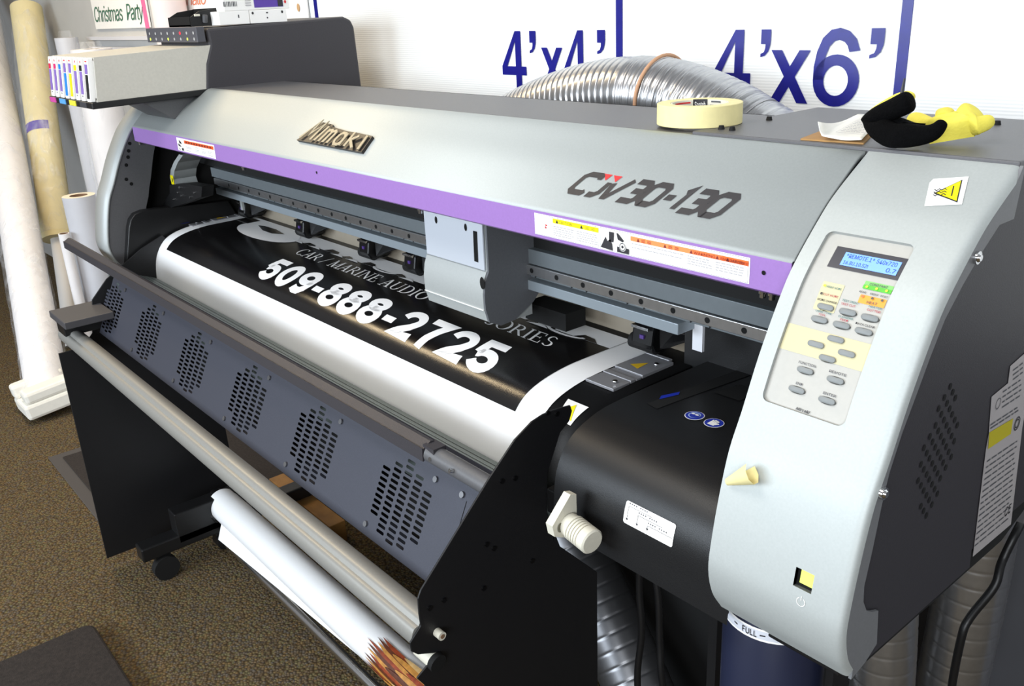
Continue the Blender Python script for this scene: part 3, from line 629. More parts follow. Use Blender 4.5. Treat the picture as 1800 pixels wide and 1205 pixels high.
# brand plate and model lettering on the long cover
fc = fmap(COVp, .001, 1); cutc = COVp.S
b = MB()
A = [COVp.hit(q) for q in ((525, 249), (565, 217), (660, 241), (639, 271))]
base = [Vector(p) for p in A]
def skew(o):
    def f(u, v):
        lo = base[0].lerp(base[3], u); hi = base[1].lerp(base[2], u); p = lo.lerp(hi, v); return COVp.at(p.x, p.y, o)
    return f
n = len(A)
pl = [(0, 0), (1, 0), (1, .93), (.70, .90), (.60, .86), (.30, .90), (.27, 1), (.17, 1), (.07, 1)]
lo = [skew(.0004)(*p) for p in pl]; hi = [skew(.0055)(*p) for p in pl]
PLT = mat('plate_dark', '#26221f', .45)
b.face(hi, PLT)
for i in range(len(pl)): j = (i+1) % len(pl); b.face([lo[i], lo[j], hi[j], hi[i]], PLT)
plate = b.build('brand_plate', PR)
PLL = mat('plate_letter', '#a0967f', .5, .2)
LET = ((0, .98, [((0, .02), (.16, .96), (.42, .30), (.66, .96), (.80, .02))]), (1.10, 0, [((0, .02), (.02, .84))]), (1.42, 0, [((0, .02), (0, .72)), ((0, .60), (.16, .70), (.30, .62), (.30, .02)), ((.30, .60), (.46, .70), (.60, .62), (.60, .02))]),
 (2.36, 0, [((.02, .2), (.02, .52), (.14, .68), (.36, .68), (.48, .52), (.48, .2), (.36, .04), (.14, .04), (.02, .2), (.02, .3)), ((.48, .70), (.50, .02))]), (3.22, 0, [((0, .02), (0, .86)), ((.46, .72), (.06, .40)), ((.10, .42), (.52, .02))]), (4.10, 0, [((0, .02), (0, .86))]))
for lx, _, S in LET:
    b = MB()
    for s_ in S: b.stroke(lambda u, v: skew(.0085)(.05+.90*u/4.10, .06+.92*v), [(lx+p_[0], p_[1]) for p_ in s_], .14, PLL)
    b.build('brand_letter', plate, solid=.0015)
b = MB(); GL = {'C': (1.0, [((1, .78), (1, .92), (.86, 1), (.2, 1), (.0, .84), (0, .16), (.2, 0), (.86, 0), (.95, .12))]), 'J': (.62, [((0, .0), (.38, 0), (.58, .16), (.58, .72))]), 'V': (.95, [((0, .72), (.22, .02), (.36, .02), (.95, 1))]),
 '3': (.85, [((.05, 1), (.68, 1), (.82, .88), (.82, .62), (.70, .52), (.25, .52)), ((.70, .52), (.82, .42), (.82, .14), (.68, 0), (0, 0))]), '0': (.9, [((.18, 0), (.7, 0), (.88, .16), (.88, .84), (.7, 1), (.18, 1), (0, .84), (0, .16), (.18, 0), (.3, 0))]),
 '-': (.5, [((.02, .48), (.46, .48))]), '1': (.35, [((.02, .82), (.22, 1), (.22, 0))])}
Lw = sum(GL[c][0] for c in 'CJV30-130')+.24*9; x = 0; t0_, t1_ = .0355, .0645; uA, uB = -.820, -.583
def cm(u, v): return fc(uA+(uB-uA)*u/Lw + .52*(v)*.030, t0_+(t1_-t0_)*v)
for c in 'CJV30-130':
    wv, S = GL[c]
    for s_ in S: b.stroke(cm, [(x+px_, py_) for px_, py_ in s_], .285, INKBLK, [])
    x += wv+.24
b.build('model_lettering', PR)
b = MB()
for a in ((1064, 306), (1081, 309)):
    u, t = COVp.hit(a); b.poly(fc, [(u-.001, t), (u+.0135, t), (u+.0075, t-.0095)], RED)
b.build('red_mark', PR)
# long warning label, small warning label on the purple strip
b = MB(); f = plane_xz(.7476); g = plane_xz(.7472); g3 = plane_xz(.7468)
b.rect(f, -.858, -.525, -.2832, -.2553, WHITE)
def warn(u, v, s, m=INKBLK): b.poly(g3, [(u, v), (u+s, v), (u+s/2, v+s)], m)
b.rect(g, -.823, -.742, -.2635, -.2575, YELLOW); b.rect(g, -.690, -.600, -.2645, -.2590, ORANGE); b.rect(g, -.600, -.560, -.2645, -.2590, mat('orange_mid', '#ff7840', .5)); b.rect(g, -.560, -.5265, -.2645, -.2590, mat('orange_deep', '#f06a28', .5))
warn(-.817, -.2628, .0045); b.text('CAUTION', g3, -.811, -.788, -.2625, -.2588, mat('olive_text', '#8a8420', .5)); warn(-.773, -.2628, .0045)
for q in range(2):
    for k in range(4): b.rect(g3, -.764+q*.01, -.758+q*.01, -.2625+.001*k, -.2621+.001*k, mat('olive_text', '')); 
for u, t, w_ in ((-.679, '', 0), (-.639, '', 0), (-.602, 'WARNING', .029), (-.567, 'WAARSCHUWING', .030), (-.5545+.001, 'AVERTISSEMENT', .023)):
    warn(u-.001, -.2640, .0042, mat('maroon', '#7a2a24', .5))
    if t: b.text(t, g3, u+.0045, u+.0045+w_, -.2638, -.2606, mat('maroon', ''))
    else:
        for q in range(2):
            for k in range(4): b.rect(g3, u+.006+q*.009, u+.0115+q*.009, -.2638+.001*k, -.2634+.001*k, mat('maroon', ''))
rnd = random.Random(5)
for u0, u1, n_ in ((-.822, -.785, 5), (-.780, -.743, 5), (-.688, -.612, 2), (-.606, -.572, 4), (-.568, -.532, 4)):
    for k in range(n_):
        v = -.268-.0028*k*(1.6 if n_ == 2 else 1); u = u0
        while u < u1-.004:
            wd = rnd.uniform(.002, .006); b.rect(g, u, min(u+wd, u1), v, v+.0011, PALETX); u += wd+.0012
for u0, u1 in ((-.8575, -.741), (-.740, -.526)): b.stroke(g, [(u0+.001, -.2824), (u1-.001, -.2824), (u1-.001, -.2562), (u0+.001, -.2562)], .0003, GREYTX, (), True)
b.poly(g3, [(-.837, -.267), (-.833, -.268), (-.836, -.270)], RED); b.poly(g3, [(-.838, -.270), (-.834, -.2715), (-.837, -.273)], RED); b.stroke(g3, [(-.848, -.262), (-.838, -.268), (-.834, -.279)], .0004, PALETX); b.stroke(g3, [(-.85, -.272), (-.842, -.275)], .0004, PALETX)
b.poly(g3, [(-.738, -.280), (-.730, -.266), (-.727, -.271), (-.722, -.268), (-.719, -.274), (-.718, -.2815)], INKBLK); b.poly(g3, [(-.724, -.259), (-.716, -.259), (-.717, -.271), (-.724, -.271)], INKBLK)
b.rect(g3, -.711, -.692, -.2815, -.275, INKBLK); b.disc(plane_xz(.7466), -.702, -.274, .0055, .0055, WHITE, 14); b.stroke(plane_xz(.7464), [(-.702+.0045*math.cos(k*PI/6), -.274+.0045*math.sin(k*PI/6)) for k in range(12)], .0009, INKBLK, (), True); b.disc(plane_xz(.7464), -.702, -.274, .0018, .0018, INKBLK, 10); b.poly(g3, [(-.712, -.259), (-.7095, -.259), (-.700, -.2665), (-.702, -.2685), (-.710, -.2665)], INKBLK)
b.build('warning_label', strip)
b = MB(); b.rect(f, -2.100, -1.885, -.2845, -.2553, WHITE); b.rect(g, -2.055, -1.890, -.2655, -.2585, ORANGED)
for k in range(10): b.rect(g3, -2.045+.015*k, -2.036+.015*k, -.264, -.2602, mat('maroon', ''))
for u0, u1 in ((-2.05, -2.01), (-1.995, -1.97), (-1.96, -1.935), (-1.925, -1.895)):
    for k in range(5):
        if (k+int(u0*100)) % 3: b.rect(g, u0, u0+(u1-u0)*rnd.uniform(.6, 1), -.270-.0027*k, -.2688-.0027*k, PALETX)
b.poly(g3, [(-2.085, -.260), (-2.075, -.263), (-2.070, -.268), (-2.084, -.267)], INKBLK); b.poly(g3, [(-2.095, -.268), (-2.082, -.2705), (-2.075, -.275), (-2.09, -.274)], INKBLK); b.poly(g3, [(-2.092, -.277), (-2.082, -.282), (-2.088, -.2815)], INKBLK); b.rect(g3, -2.074, -2.064, -.283, -.277, INKBLK)
b.build('warning_label', strip)

# dryer panel with its slots
VX0, VX1 = -2.335, -.806; vx = VNTp.S[-1]
b = MB(); groups = (-2.294, -2.035, -1.770, -1.505, -1.248, -.987); CP, SPt = .0264, .00875
cells = []
for gx in groups:
    for c, (nn, dt) in enumerate(((9, .002), (13, .0), (15, .0), (13, .0), (9, .002))):
        for k in range(nn): cells.append((gx+(c-2)*CP, .1085+dt+(k-(nn-1)/2)*SPt+(.00437 if c % 2 else 0)))
cols = sorted({round(c[0], 5) for c in cells}); edges_x = []
prev = VX0
at = lambda u, t: VNTp.at(u, t, 0)
for cx in cols:
    a, e = max(cx-CP/2, prev), cx+CP/2
    if a > prev+1e-6: b.face([at(prev, 0), at(a, 0), at(a, vx), at(prev, vx)], VENT)
    ts = sorted(t for x_, t in cells if abs(x_-cx) < 1e-4); top, bot = ts[0]-SPt/2, ts[-1]+SPt/2
    b.face([at(a, 0), at(e, 0), at(e, top), at(a, top)], VENT); b.face([at(a, bot), at(e, bot), at(e, vx), at(a, vx)], VENT)
    for t in ts:
        ln, h_ = .0098, .0024; r = .0022
        hole = []
        for sx_, sy_, a0 in ((1, 1, 0), (-1, 1, 90), (-1, -1, 180), (1, -1, 270)):
            for q in (0, 45, 90): an = math.radians(a0+q); hole.append((cx+sx_*(ln-r)+r*math.cos(an), t+sy_*(h_-r)+r*math.sin(an)))
        cor = [(e, t+SPt/2), (a, t+SPt/2), (a, t-SPt/2), (e, t-SPt/2)]
        for i in range(4):
            j = (i+1) % 4; seg_ = [hole[3*i+1], hole[3*i+2], hole[(3*i+3) % 12], hole[(3*i+4) % 12]]
            b.face([at(*cor[i]), at(*cor[j])]+[at(*q) for q in reversed(seg_)], VENT)
    prev = e
b.face([at(prev, 0), at(VX1, 0), at(VX1, vx), at(prev, vx)], VENT)
bmesh.ops.remove_doubles(b.bm, verts=b.bm.verts[:], dist=1e-5)
vent = b.build('dryer_panel', PR)
for p_ in vent.data.polygons: pass
for gx in groups:
    for du, t in ((.062, .050), (-.064, .168)):
        b = MB(); p = VNTp.at(gx+du, t, 0); q = VNTp.at(gx+du, t, .003); b.cyl(p, q, .0045, ALUD, 12); b.build('panel_screw', vent, smooth=40)
b = MB(); p = VNTp.at(-.864, .049, 0); b.cyl(p, VNTp.at(-.864, .049, .003), .0045, ALUD, 12)
b.build('panel_screw', vent, smooth=40)
b = MB(); b.poly(lambda u, v: VNTp.at(u, -v, .0005), [(-.8535, -.054), (-.8525, -.054), (-.8525, -.19), (-.8535, -.19)], HOLE); b.build('panel_seam', vent)
b = MB(); b.prism([(.632,-.66),(.72,-.69),(.72,-.76),(.60,-.76)], VX0, VX1, BLACKM); b.box(VX0, VX1, .565, .60, -.742, -.738, VENT); b.build('dryer_back', PR)
# ledge with grooves between the vinyl and the tray
b = MB(); b.prism([(.722,-.6385),(.628,-.600),(.622,-.604),(.622,-.655),(.722,-.69)], -2.42, -.803, STRIPM)
for k, tt in enumerate((.22, .38, .60)):
    y, z = .722+(.628-.722)*tt, -.6385+.0385*tt; b.poly(lambda u, v: Vector((u, y+.004-v*.0015, z+.0004-.0016+v*.0006)), [(-2.42, 0), (-.803, 0), (-.803, 1), (-2.42, 1)], HOLE)
b.build('heater_ledge', PR)
# tray along the front
TG = .965
b = MB(); T_ = [(y*TG/.977, z*TG/.977) for y, z in [(.592,-.5665),(.594,-.568),(.607,-.5605),(.613,-.5615),(.613,-.5645),(.607,-.5635),(.596,-.571),(.594,-.587),(.5915,-.587)]]
b.prism(T_, -2.655, -.921, DARK); tray = b.build('front_tray', PR)
b = MB(); b.cyl((-.92, .598, -.570), (-.803, .609, -.581), .0135, GREYPL, 20); b.box(-.925, -.90, .589, .610, -.578, -.556, DARK)
for x_ in (-.905, -.86): b.cyl((x_, .590, -.572), (x_, .585, -.570), .003, CHROME, 10)
b.build('tray_bracket', PR, smooth=40)
# side plates and legs
def yz(px, x): p = onx(px, x); return (p.y, p.z)
XP = -.800
pp = [yz(q, XP) for q in ((1003, 712), (988, 716), (972, 721), (955, 728), (935, 741), (905, 773), (860, 841), (740, 1037), (735, 1052), (737, 1080), (740, 1100), (721, 1130), (724, 1145), (735, 1150), (770, 1147), (733, 1192), (748, 1205))]
pp += [(.452, -.845), (.447, -.87), (.447, -1.385), (.795, -1.385), (.793, -1.0)]+[yz(q, XP) for q in ((1050, 1005), (985, 960), (962, 900), (963, 830), (985, 760), (1001, 740), (1006, 722))]
PLM = mat('plate_black', '#19191b', .45, 0, noise=.12, nscale=400, bump=.1, bscale=900)
b = MB(); b.prism(pp, XP-.003, XP, PLM); leg = b.build('right_side_plate', PR, bevel=.001)
b = MB(); p = onx((768, 1110), XP); b.cyl((XP-.001, p.y, p.z), (XP+.012, p.y, p.z), .006, CREAM, 16); b.cyl((XP+.012, p.y, p.z), (XP+.013, p.y, p.z), .003, CORE, 12); b.build('plate_stud', leg, smooth=40)
for px in ((855, 956), (868, 963), (935, 985), (882, 845), (905, 840), (962, 725), (978, 727), (780, 1054), (755, 1068), (850, 1033)):
    b = MB(); p = onx(px, XP); b.cyl((XP, p.y, p.z), (XP+.002, p.y, p.z), .0035, BLACKG, 10); b.build('plate_screw', leg, smooth=40)
XQ = -2.364
b = MB(); b.prism([(.451,-.776),(.51,-.776),(.54,-.745),(.556,-.66),(.60,-.615),(.70,-.555),(.76,-.53),(.775,-.55),(.74,-.62),(.735,-.69),(.83,-.83),(.84,-1.385),(.448,-1.385)], XQ-.004, XQ, PLM); leg2 = b.build('left_side_plate', PR, bevel=.001)
b = MB(); b.box(-2.40, -2.262, .459, .575, -.690, -.672, mat('bracket_cap_grey', '#4b4a4d', .45, .1)); b.box(-2.40, -2.335, .47, .57, -.73, -.69, BLACK); b.build('end_bracket', PR, bevel=.002)
def foot(x, name):
    b = MB(); b.box(x-.025, x+.025, .50, 1.1, -1.345, -1.305, BLACK); o = b.build('leg_foot', PR, bevel=.004)
    for y in (.555, 1.05):
        b = MB(); b.cyl((x+.004, y, -1.385), (x+.028, y, -1.385), .034, BLACKM, 20); b.box(x-.01, x+.014, y-.02, y+.02, -1.39, -1.345, BLACK); b.build('caster', o, smooth=40)
foot(-2.225, 'l'); foot(-.76, 'r')
b = MB(); TP = []
for k in range(56):
    a_ = 2*PI*k/56; da = (a_-math.radians(126.5)+PI) % (2*PI)-PI; r_ = .0246*(1-.16*math.exp(-(da/.17)**2)); TP.append((.4935+r_*math.cos(a_), -.744+r_*math.sin(a_)))
b.prism(TP, -2.41, -.803, TUBEM); tube = b.build('front_tube', PR, smooth=40)
b = MB(); b.cyl((-2.424, .4935, -.744), (-2.41, .4935, -.744), .016, WHITE, 20); b.build('tube_cap', tube, smooth=40)
# take-up unit: holder, chrome bar
b = MB(); b.cyl((-2.225, .70, -1.30), (-2.225, .76, -1.262), .03, BLACK, 16); b.box(-2.25, -2.20, .60, .80, -1.33, -1.24, BLACK); b.cyl((-2.25, .735, -1.255), (-2.14, .735, -1.255), .022, BLACKG, 20); b.build('take_up_holder', PR, bevel=.003)
b = MB(); b.cyl((-2.20, .722, -1.376), (-.79, .722, -1.376), .0125, BARM, 28); b.build('dancer_bar', PR, smooth=40)
b = MB(); b.cyl((-2.235, .722, -1.376), (-2.195, .722, -1.376), .024, BLACK, 20); b.box(-2.235, -2.205, .70, .745, -1.38, -1.31, BLACK); b.build('bar_end', PR, smooth=40)
b = MB(); a = onx((738, 1137), -.83); c = onx((764, 1160), -.80); b.cyl(a, c, .0115, CREAM, 24); b.cyl(c, c+(c-a).normalized()*.008, .0125, BLACKM, 24); b.build('core_stub', PR, smooth=40)
# media lever at the right plate
b = MB(); q = [onx(k, -.70) for k in ((1003, 869), (1013, 868), (1014, 905), (1000, 945), (975, 943), (971, 925))]
b.prismv(q, None, (-.012, 0, 0), CREAM); a = onx((1000, 920), -.70)
e_ = onx((1042, 953), -.655); d_ = (e_-a)
b.tube([a, a+d_*.22], .0150, CREAM, 24)
for k in range(5): b.tube([a+d_*(.22+.10*k), a+d_*(.285+.10*k)], .0165, CREAM, 24); b.tube([a+d_*(.285+.10*k), a+d_*(.32+.10*k)], .0145, CREAM, 24)
b.tube([a+d_*.72, a+d_*.96, a+d_*1.0], [.0165, .0165, .0145], CREAM, 24)
lev = b.build('clamp_lever', PR, smooth=35)
b = MB(); p = onx((985, 927), -.6995); b.disc(plane_yz(-.6993), p.y, p.z, .0048, .0065, mat('lever_hole', '#6b6858', .7), 16); b.build('lever_hole', lev)
b = MB(); b.box(-2.34, -.56, 1.17, 1.175, -1.36, -.63, BLACKM); b.build('added_shade_sheet', PR)  # added black sheet, stands in for the shade between the legs
b = MB(); b.box(-.562, -.549, .752, .788, -1.385, -.62, BLACK); b.build('bottle_bracket', PR)
b = MB(); b.box(-.402, -.393, .752, .788, -1.385, -.62, BLACK); b.build('bottle_bracket', PR)

# ------------------------------------------------------------------ ink station on the printer
IX = -2.15
b = MB(); DP = [yz(q, IX) for q in ((363, 50), (369, 80), (362, 112), (362, 170))]+[(.90, -.30), (1.29, -.30)]+[yz(q, IX) for q in ((636, 150), (623, 48), (617, 35), (604, 29))]
b.prism(DP, IX-.32, IX, DARK); ink = b.build('ink_station', PR, bevel=.006)
A0, A1, A2, A3 = yz((165, 101), IX), yz((372, 79), IX), yz((366, 156), IX), yz((172, 180), IX)
b = MB(); b.prism([A0, A1, A2, A3], IX-.006, IX-.002, BEIGE); b.prism([A0, A1, A2, A3], IX-.338, IX-.334, BEIGE)
b.prism([A0, A1, (A1[0], A1[1]-.004), (A0[0], A0[1]-.004)], IX-.334, IX-.006, BEIGE); b.prism([A3, A2, (A2[0], A2[1]+.004), (A3[0], A3[1]+.004)], IX-.334, IX-.006, BEIGE); b.prism([(A1[0]-.005, A1[1]-.004), (A1[0], A1[1]-.004), (A2[0], A2[1]+.004), (A2[0]-.005, A2[1]+.004)], IX-.334, IX-.006, BLACKM)
b.build('ink_case', PR)
b = MB(); b.prism([(A3[0]-.014, A3[1]), (A2[0], A2[1]), (A2[0], A2[1]-.014), (A3[0]-.014, A3[1]-.014)], IX-.345, IX+.002, BLACK); trayk = b.build('ink_tray', PR, bevel=.002)
for k, m in enumerate((mat('magenta_tab', '#c84a9a', .5), mat('blue_tab', '#5aa0dc', .5), mat('yellow_tab', '#e8e040', .5), mat('grey_tab', '#3a3a3e', .5))):
    x = IX-.335+.083*k; b = MB(); b.box(x, x+.05, A3[0]-.0155, A3[0]-.014, A3[1]-.0125, A3[1]-.001, m); b.build('colour_tab', trayk)
p0 = ony((262, 54), .862); b = MB(); z0, z1 = ony((265, 77), .86).z, ony((262, 54), .86).z; b.box(IX-.335, IX-.001, .855, .875, z0+.004, -.021, mat('indicator_panel', '#4a4a50', .45)); ind = b.build('indicator_panel', PR, bevel=.0015)
LR = mat('red_lamp', '#ff3040', .4, emit=1.2, ecol='#ff2030'); LG = mat('green_lamp', '#d8e060', .4, emit=.6, ecol='#d0f040'); LW = mat('lamp_off', '#a8a8a8', .4)
for k in range(8):
    x = IX-.31+.0415*k; 
    for z_, mm in ((-.034, LR if k == 5 else LW), (-.0475, LG if k in (0, 3, 6) else LW)):
        b = MB(); b.disc(plane_xz(.8545), x, z_, .0045, .0035, mm, 10); b.build('indicator_lamp', ind)
b = MB(); a, c = onx((250, 178), IX-.10), None
b.prism([(.70,-.172),(.865,-.160),(.865,-.20),(.80,-.222),(.775,-.222)], IX-.20, IX-.02, GREYPL); b.build('ink_station_bracket', PR, bevel=.002)
# ------------------------------------------------------------------ printed vinyl lying over the platen
MX0, MX1 = -2.363, -.864; cutd = MEDp.S
VN = empty('printed_vinyl', (-1.6, .8, -.63), 'white vinyl sheet with black phone number print coming out of the printer', 'banner')
b = MB(); sheet(b, MEDp, MX0, MX1, .04, MEDp.S[-1], .0006, VINYL); b.build('vinyl_sheet', VN, smooth=60)
mo = lambda o: (lambda u, v: MEDp.at(u, -v, o)); cutm2 = [-s for s in MEDp.S]
(bx0, bt0), (bx1, bt1) = MEDp.hit((293, 439)), MEDp.hit((907, 723)); bx1 = MEDp.hit((1080, 610))[0]; bt = (bt0+bt1)/2; tt = .060
b = MB(); sheet(b, MEDp, bx0, bx1, .045, bt, .0011, PRINT); b.build('black_print', VN, smooth=60)
def mh(px): u, t = MEDp.hit(px); return Vector((u, -t))
def ell(cx, cy, rx, ry, a0, a1, n=18): return [(cx+rx*math.cos(math.radians(a0+(a1-a0)*k/n)), cy+ry*math.sin(math.radians(a0+(a1-a0)*k/n))) for k in range(n+1)]
DIG = {'5': [[(.70, .885), (.20, .885), (.13, .50)], [(.12, .47)]+ell(.38, .34, .27, .225, 140, -160, 16)], '0': [ell(.40, .5, .275, .385, 0, 360, 26)[:-1]+['c']], '9': [ell(.41, .67, .27, .225, 0, 360, 22)[:-1]+['c'], [(.68, .70), (.67, .45), (.60, .24), (.46, .12), (.28, .115), (.13, .19)]],
 '8': [ell(.40, .725, .235, .165, 0, 360, 20)[:-1]+['c'], ell(.40, .315, .275, .205, 0, 360, 20)[:-1]+['c']], '2': [[(.12, .66)]+ell(.40, .665, .265, .225, 165, -25, 14)+[(.52, .40), (.22, .18), (.14, .115), (.74, .115)]], '7': [[(.08, .885), (.66, .885), (.48, .60), (.34, .30), (.28, .0)]]}
t_b, t_t, ux0, ux1 = .269, .1885, -1.829, -1.003
STR = '509-888-2725'; wds = [.52 if c_ == '-' else .86 for c_ in STR]; tot = sum(wds); xx = 0
vcut = sorted((t_b-s_)/(t_b-t_t) for s_ in MEDp.S)
for c_, wd in zip(STR, wds):
    b = MB(); fd = lambda u, v: MEDp.at(ux0+(ux1-ux0)*(xx+u)/tot-.022*v, t_b+(t_t-t_b)*v, .0016)
    if c_ == '-': b.rect(fd, .06, .44, .30, .50, LETTERW, vcut)
    else:
        for s_ in DIG[c_]:
            cl = s_[-1] == 'c'; b.stroke(fd, s_[:-1] if cl else s_, .235, LETTERW, vcut, cl)
    b.build('phone_digit', VN); xx += wd
# serif capitals drawn from strokes
def serif(ch):
    R = lambda x0, y0, x1, y1: [(x0, y0), (x1, y0), (x1, y1), (x0, y1)]
    def di(x0, y0, x1, y1, wd): return [(x0-wd/2, y0), (x0+wd/2, y0), (x1+wd/2, y1), (x1-wd/2, y1)]
    def sf(x, y, wd=.26): return R(x-wd/2, y-.015, x+wd/2, y+.025) if y < .5 else R(x-wd/2, y-.025, x+wd/2, y+.015)
    def ring(cx, cy, rx, ry, ix, iy, a0, a1, n=14):
        out = []
        for k in range(n):
            a, e = math.radians(a0+(a1-a0)*k/n), math.radians(a0+(a1-a0)*(k+1)/n)
            out.append([(cx+rx*math.cos(a), cy+ry*math.sin(a)), (cx+rx*math.cos(e), cy+ry*math.sin(e)), (cx+ix*math.cos(e), cy+iy*math.sin(e)), (cx+ix*math.cos(a), cy+iy*math.sin(a))])
        return out
    st = lambda x: R(x-.055, 0, x+.055, 1)
    if ch == 'A': return .78, [di(.12, 0, .40, 1, .05), di(.66, 0, .40, 1, .13), R(.22, .32, .54, .37), sf(.12, 0), sf(.66, 0, .3)]
    if ch == 'C': return .74, ring(.40, .5, .38, .52, .26, .475, 45, 315)+[R(.62, .72, .66, 1.0)]
    if ch == 'R': return .78, [st(.18), sf(.18, 0), sf(.18, 1), di(.72, 0, .40, .48, .13), R(.18, .95, .36, 1), R(.18, .46, .36, .51)]+ring(.36, .73, .26, .27, .14, .22, -90, 90)
    if ch == 'M': return 1.0, [di(.14, 0, .18, 1, .05), di(.50, 0, .18, 1, .13), di(.50, 0, .82, 1, .05), di(.86, 0, .82, 1, .11), sf(.14, 0), sf(.86, 0), sf(.16, 1, .2), sf(.84, 1, .2)]
    if ch == 'I': return .38, [st(.19), sf(.19, 0), sf(.19, 1)]
    if ch == 'N': return .86, [di(.16, 0, .16, 1, .05), di(.70, 0, .16, 1, .13), di(.70, 0, .70, 1, .05), sf(.16, 0), sf(.70, 1), sf(.14, 1, .2)]
    if ch == 'E': return .70, [st(.18), R(.06, -.015, .62, .03), R(.06, .97, .60, 1.015), R(.18, .48, .46, .525), R(.58, 0, .62, .24), R(.56, .78, .60, 1), R(.44, .40, .47, .61)]
    if ch == 'U': return .84, [R(.12, .3, .23, 1), R(.64, .3, .69, 1), sf(.175, 1), sf(.665, 1, .22)]+ring(.405, .3, .285, .32, .18, .26, 180, 360)
    if ch == 'D': return .84, [st(.18), sf(.14, 0, .2), sf(.14, 1, .2), R(.18, -.015, .36, .03), R(.18, .97, .36, 1.015)]+ring(.36, .5, .42, .515, .29, .47, -90, 90)
    if ch == 'O': return .86, ring(.43, .5, .40, .52, .27, .475, 0, 360, 20)
    if ch == 'S': return .60, ring(.30, .74, .22, .27, .13, .225, 30, 270)+ring(.28, .25, .25, .265, .14, .22, -150, 90)
    if ch == '/': return .50, [di(.04, -.05, .44, 1.05, .05)]
    return .35, []
def serif_line(mb, t, fn, u0, u1, m):
    tot = sum(serif(c)[0] for c in t); x = 0
    for c in t:
        wd, ps = serif(c)
        for p_ in ps: mb.poly(fn, [(u0+(u1-u0)*(x+a)/tot, e) for a, e in p_], m)
        x += wd
b = MB(); s0, s1 = mh((522, 447)), mh((998, 612)); sa, sb = .150, .113
def sm(u, v): return MEDp.at(u-.014*v, sa+(sb-sa)*v+.004*(u-s0.x)*-0, .0015)
serif_line(b, 'CAR / MARINE AUDIO', sm, -1.864, -1.345, LETTERW); serif_line(b, 'ACCESSORIES', sm, -1.155, -.985 if False else -.982, LETTERW) if False else None
b.build('tagline_lettering', VN); b = MB(); serif_line(b, 'SORIES', sm, -1.165, -.990, LETTERW); b.build('tagline_lettering', VN)
# lower ends of the tall first line: white, with the black ground between the letters
b = MB(); g = mo(.0014); gb = mo(.0019)
line = -.070
b.rect(g, bx0, bx1+.0, -.0895, -.04, LETTERW, cutm2)
b.build('title_lettering', VN)
b = MB()
sheet(b, MEDp, bx0, -2.245, .052, .0897, .0018, PRINT)
b.build('black_print', VN)
b = MB(); g3 = mo(.0017)
ec, er = mh((478, 398)), 0
b.disc(g3, -2.105, -.098, .145, .052, LETTERW, 30); b.build('title_lettering', VN)
b = MB(); b.poly(mo(.0021), [tuple(mh(q_)) for q_ in ((454, 397), (462, 406), (478, 411.5), (500, 413), (486, 404.5), (466, 398.5))], PRINT); b.build('black_print', VN)
b = MB(); g4 = mo(.0018); g5 = mo(.0022)
bumps = [(-1.93, -1.87), (-1.83, -1.765), (-1.745, -1.70), (-1.665, -1.61), (-1.535, -1.49), (-1.43, -1.375), (-1.335, -1.30), (-1.12, -1.085), (-1.06, -1.045), (-1.0, -.945)]
for i, (ua, ub) in enumerate(bumps):
    b = MB(); b.poly(g4, [(ua, -.0899), (ub, -.0899), (ub-.018, -.077 if i % 2 else -.082), (ua+.012, -.074 if i % 2 else -.079)], PRINT); b.build('black_print', VN)
for i, u in enumerate((-1.945, -1.86, -1.755, -1.69, -1.475, -1.36, -1.29, -1.075)):
    b = MB(); b.poly(g5, [(u-.036, -.0965), (u+.02, -.0965), (u+.016, -.0945), (u+.003, -.0885), (u-.012, -.0885), (u-.028, -.0945)], LETTERW); b.build('title_lettering', VN)
for u in (-1.575, -1.02):
    b = MB(); vs = [(u+.045*math.cos(math.radians(a)), -.086+.014*math.sin(math.radians(a))) for a in range(180, 361, 15)]+[(u+.038*math.cos(math.radians(a)), -.086+.008*math.sin(math.radians(a))) for a in range(360, 179, -15)]
    n_ = 13; b.flat(vs, [(i, i+1, 2*n_-2-i, 2*n_-1-i) for i in range(n_-1)], g5, LETTERW); b.build('title_lettering', VN)

# ------------------------------------------------------------------ roll on the take-up bar, with a hanging sheet and a printed end
RY, RZ, RR, RX0, RX1 = .741, -1.272, .0425, -2.225, -.80
RO = empty('print_roll', (-1.6, RY, RZ-RR), 'white printed vinyl roll with brown feather picture under the grey tube', 'roll')
b = MB(); b.cyl((RX0, RY, RZ), (RX1, RY, RZ), RR, VINYL, 48); b.build('rolled_vinyl', RO, smooth=40)
def rollmap(o): return lambda u, v: Vector((u, RY-(RR+o)*math.cos(v), RZ+(RR+o)*math.sin(v)))
FEA = [mat('feather_rust', '#8a3a1c', .5, noise=.35, nscale=90), mat('feather_ochre', '#b8803a', .5, noise=.3, nscale=70), mat('feather_brown', '#5a2c16', .5, noise=.3, nscale=90), mat('feather_tan', '#cfa970', .5, noise=.2, nscale=60)]
b = MB(); rnd = random.Random(11)
u0 = -1.36
for k in range(16):
    a = -1.1+k*.16; L_ = rnd.uniform(.03, .13) if k > 2 else .05
    b.poly(rollmap(.0008+.00015*k), [(u0+.12, a-.12), (u0+.13, a+.14), (u0+.04-L_*.3, a+.05+.1), (u0-L_*.45, a+.16), (u0+.02, a-.02)], FEA[k % 3], [a+.03*q for q in range(-6, 9)])
for k in range(14):
    a = -1.3+k*.21; sx0 = u0+.05+.03*(k % 3)
    b.poly(rollmap(.0034+.0001*k), [(sx0+.10+.11*math.cos(q_*PI/9), a+.13*math.sin(q_*PI/9)+.05*math.cos(q_*PI/9)) for q_ in range(18)], FEA[(1, 3, 0, 2, 1, 0)[k % 6]], [a+.05*q for q in range(-6, 6)])
b.build('feather_picture', RO)
b = MB(); a0 = onz((397, 925), -1.322)
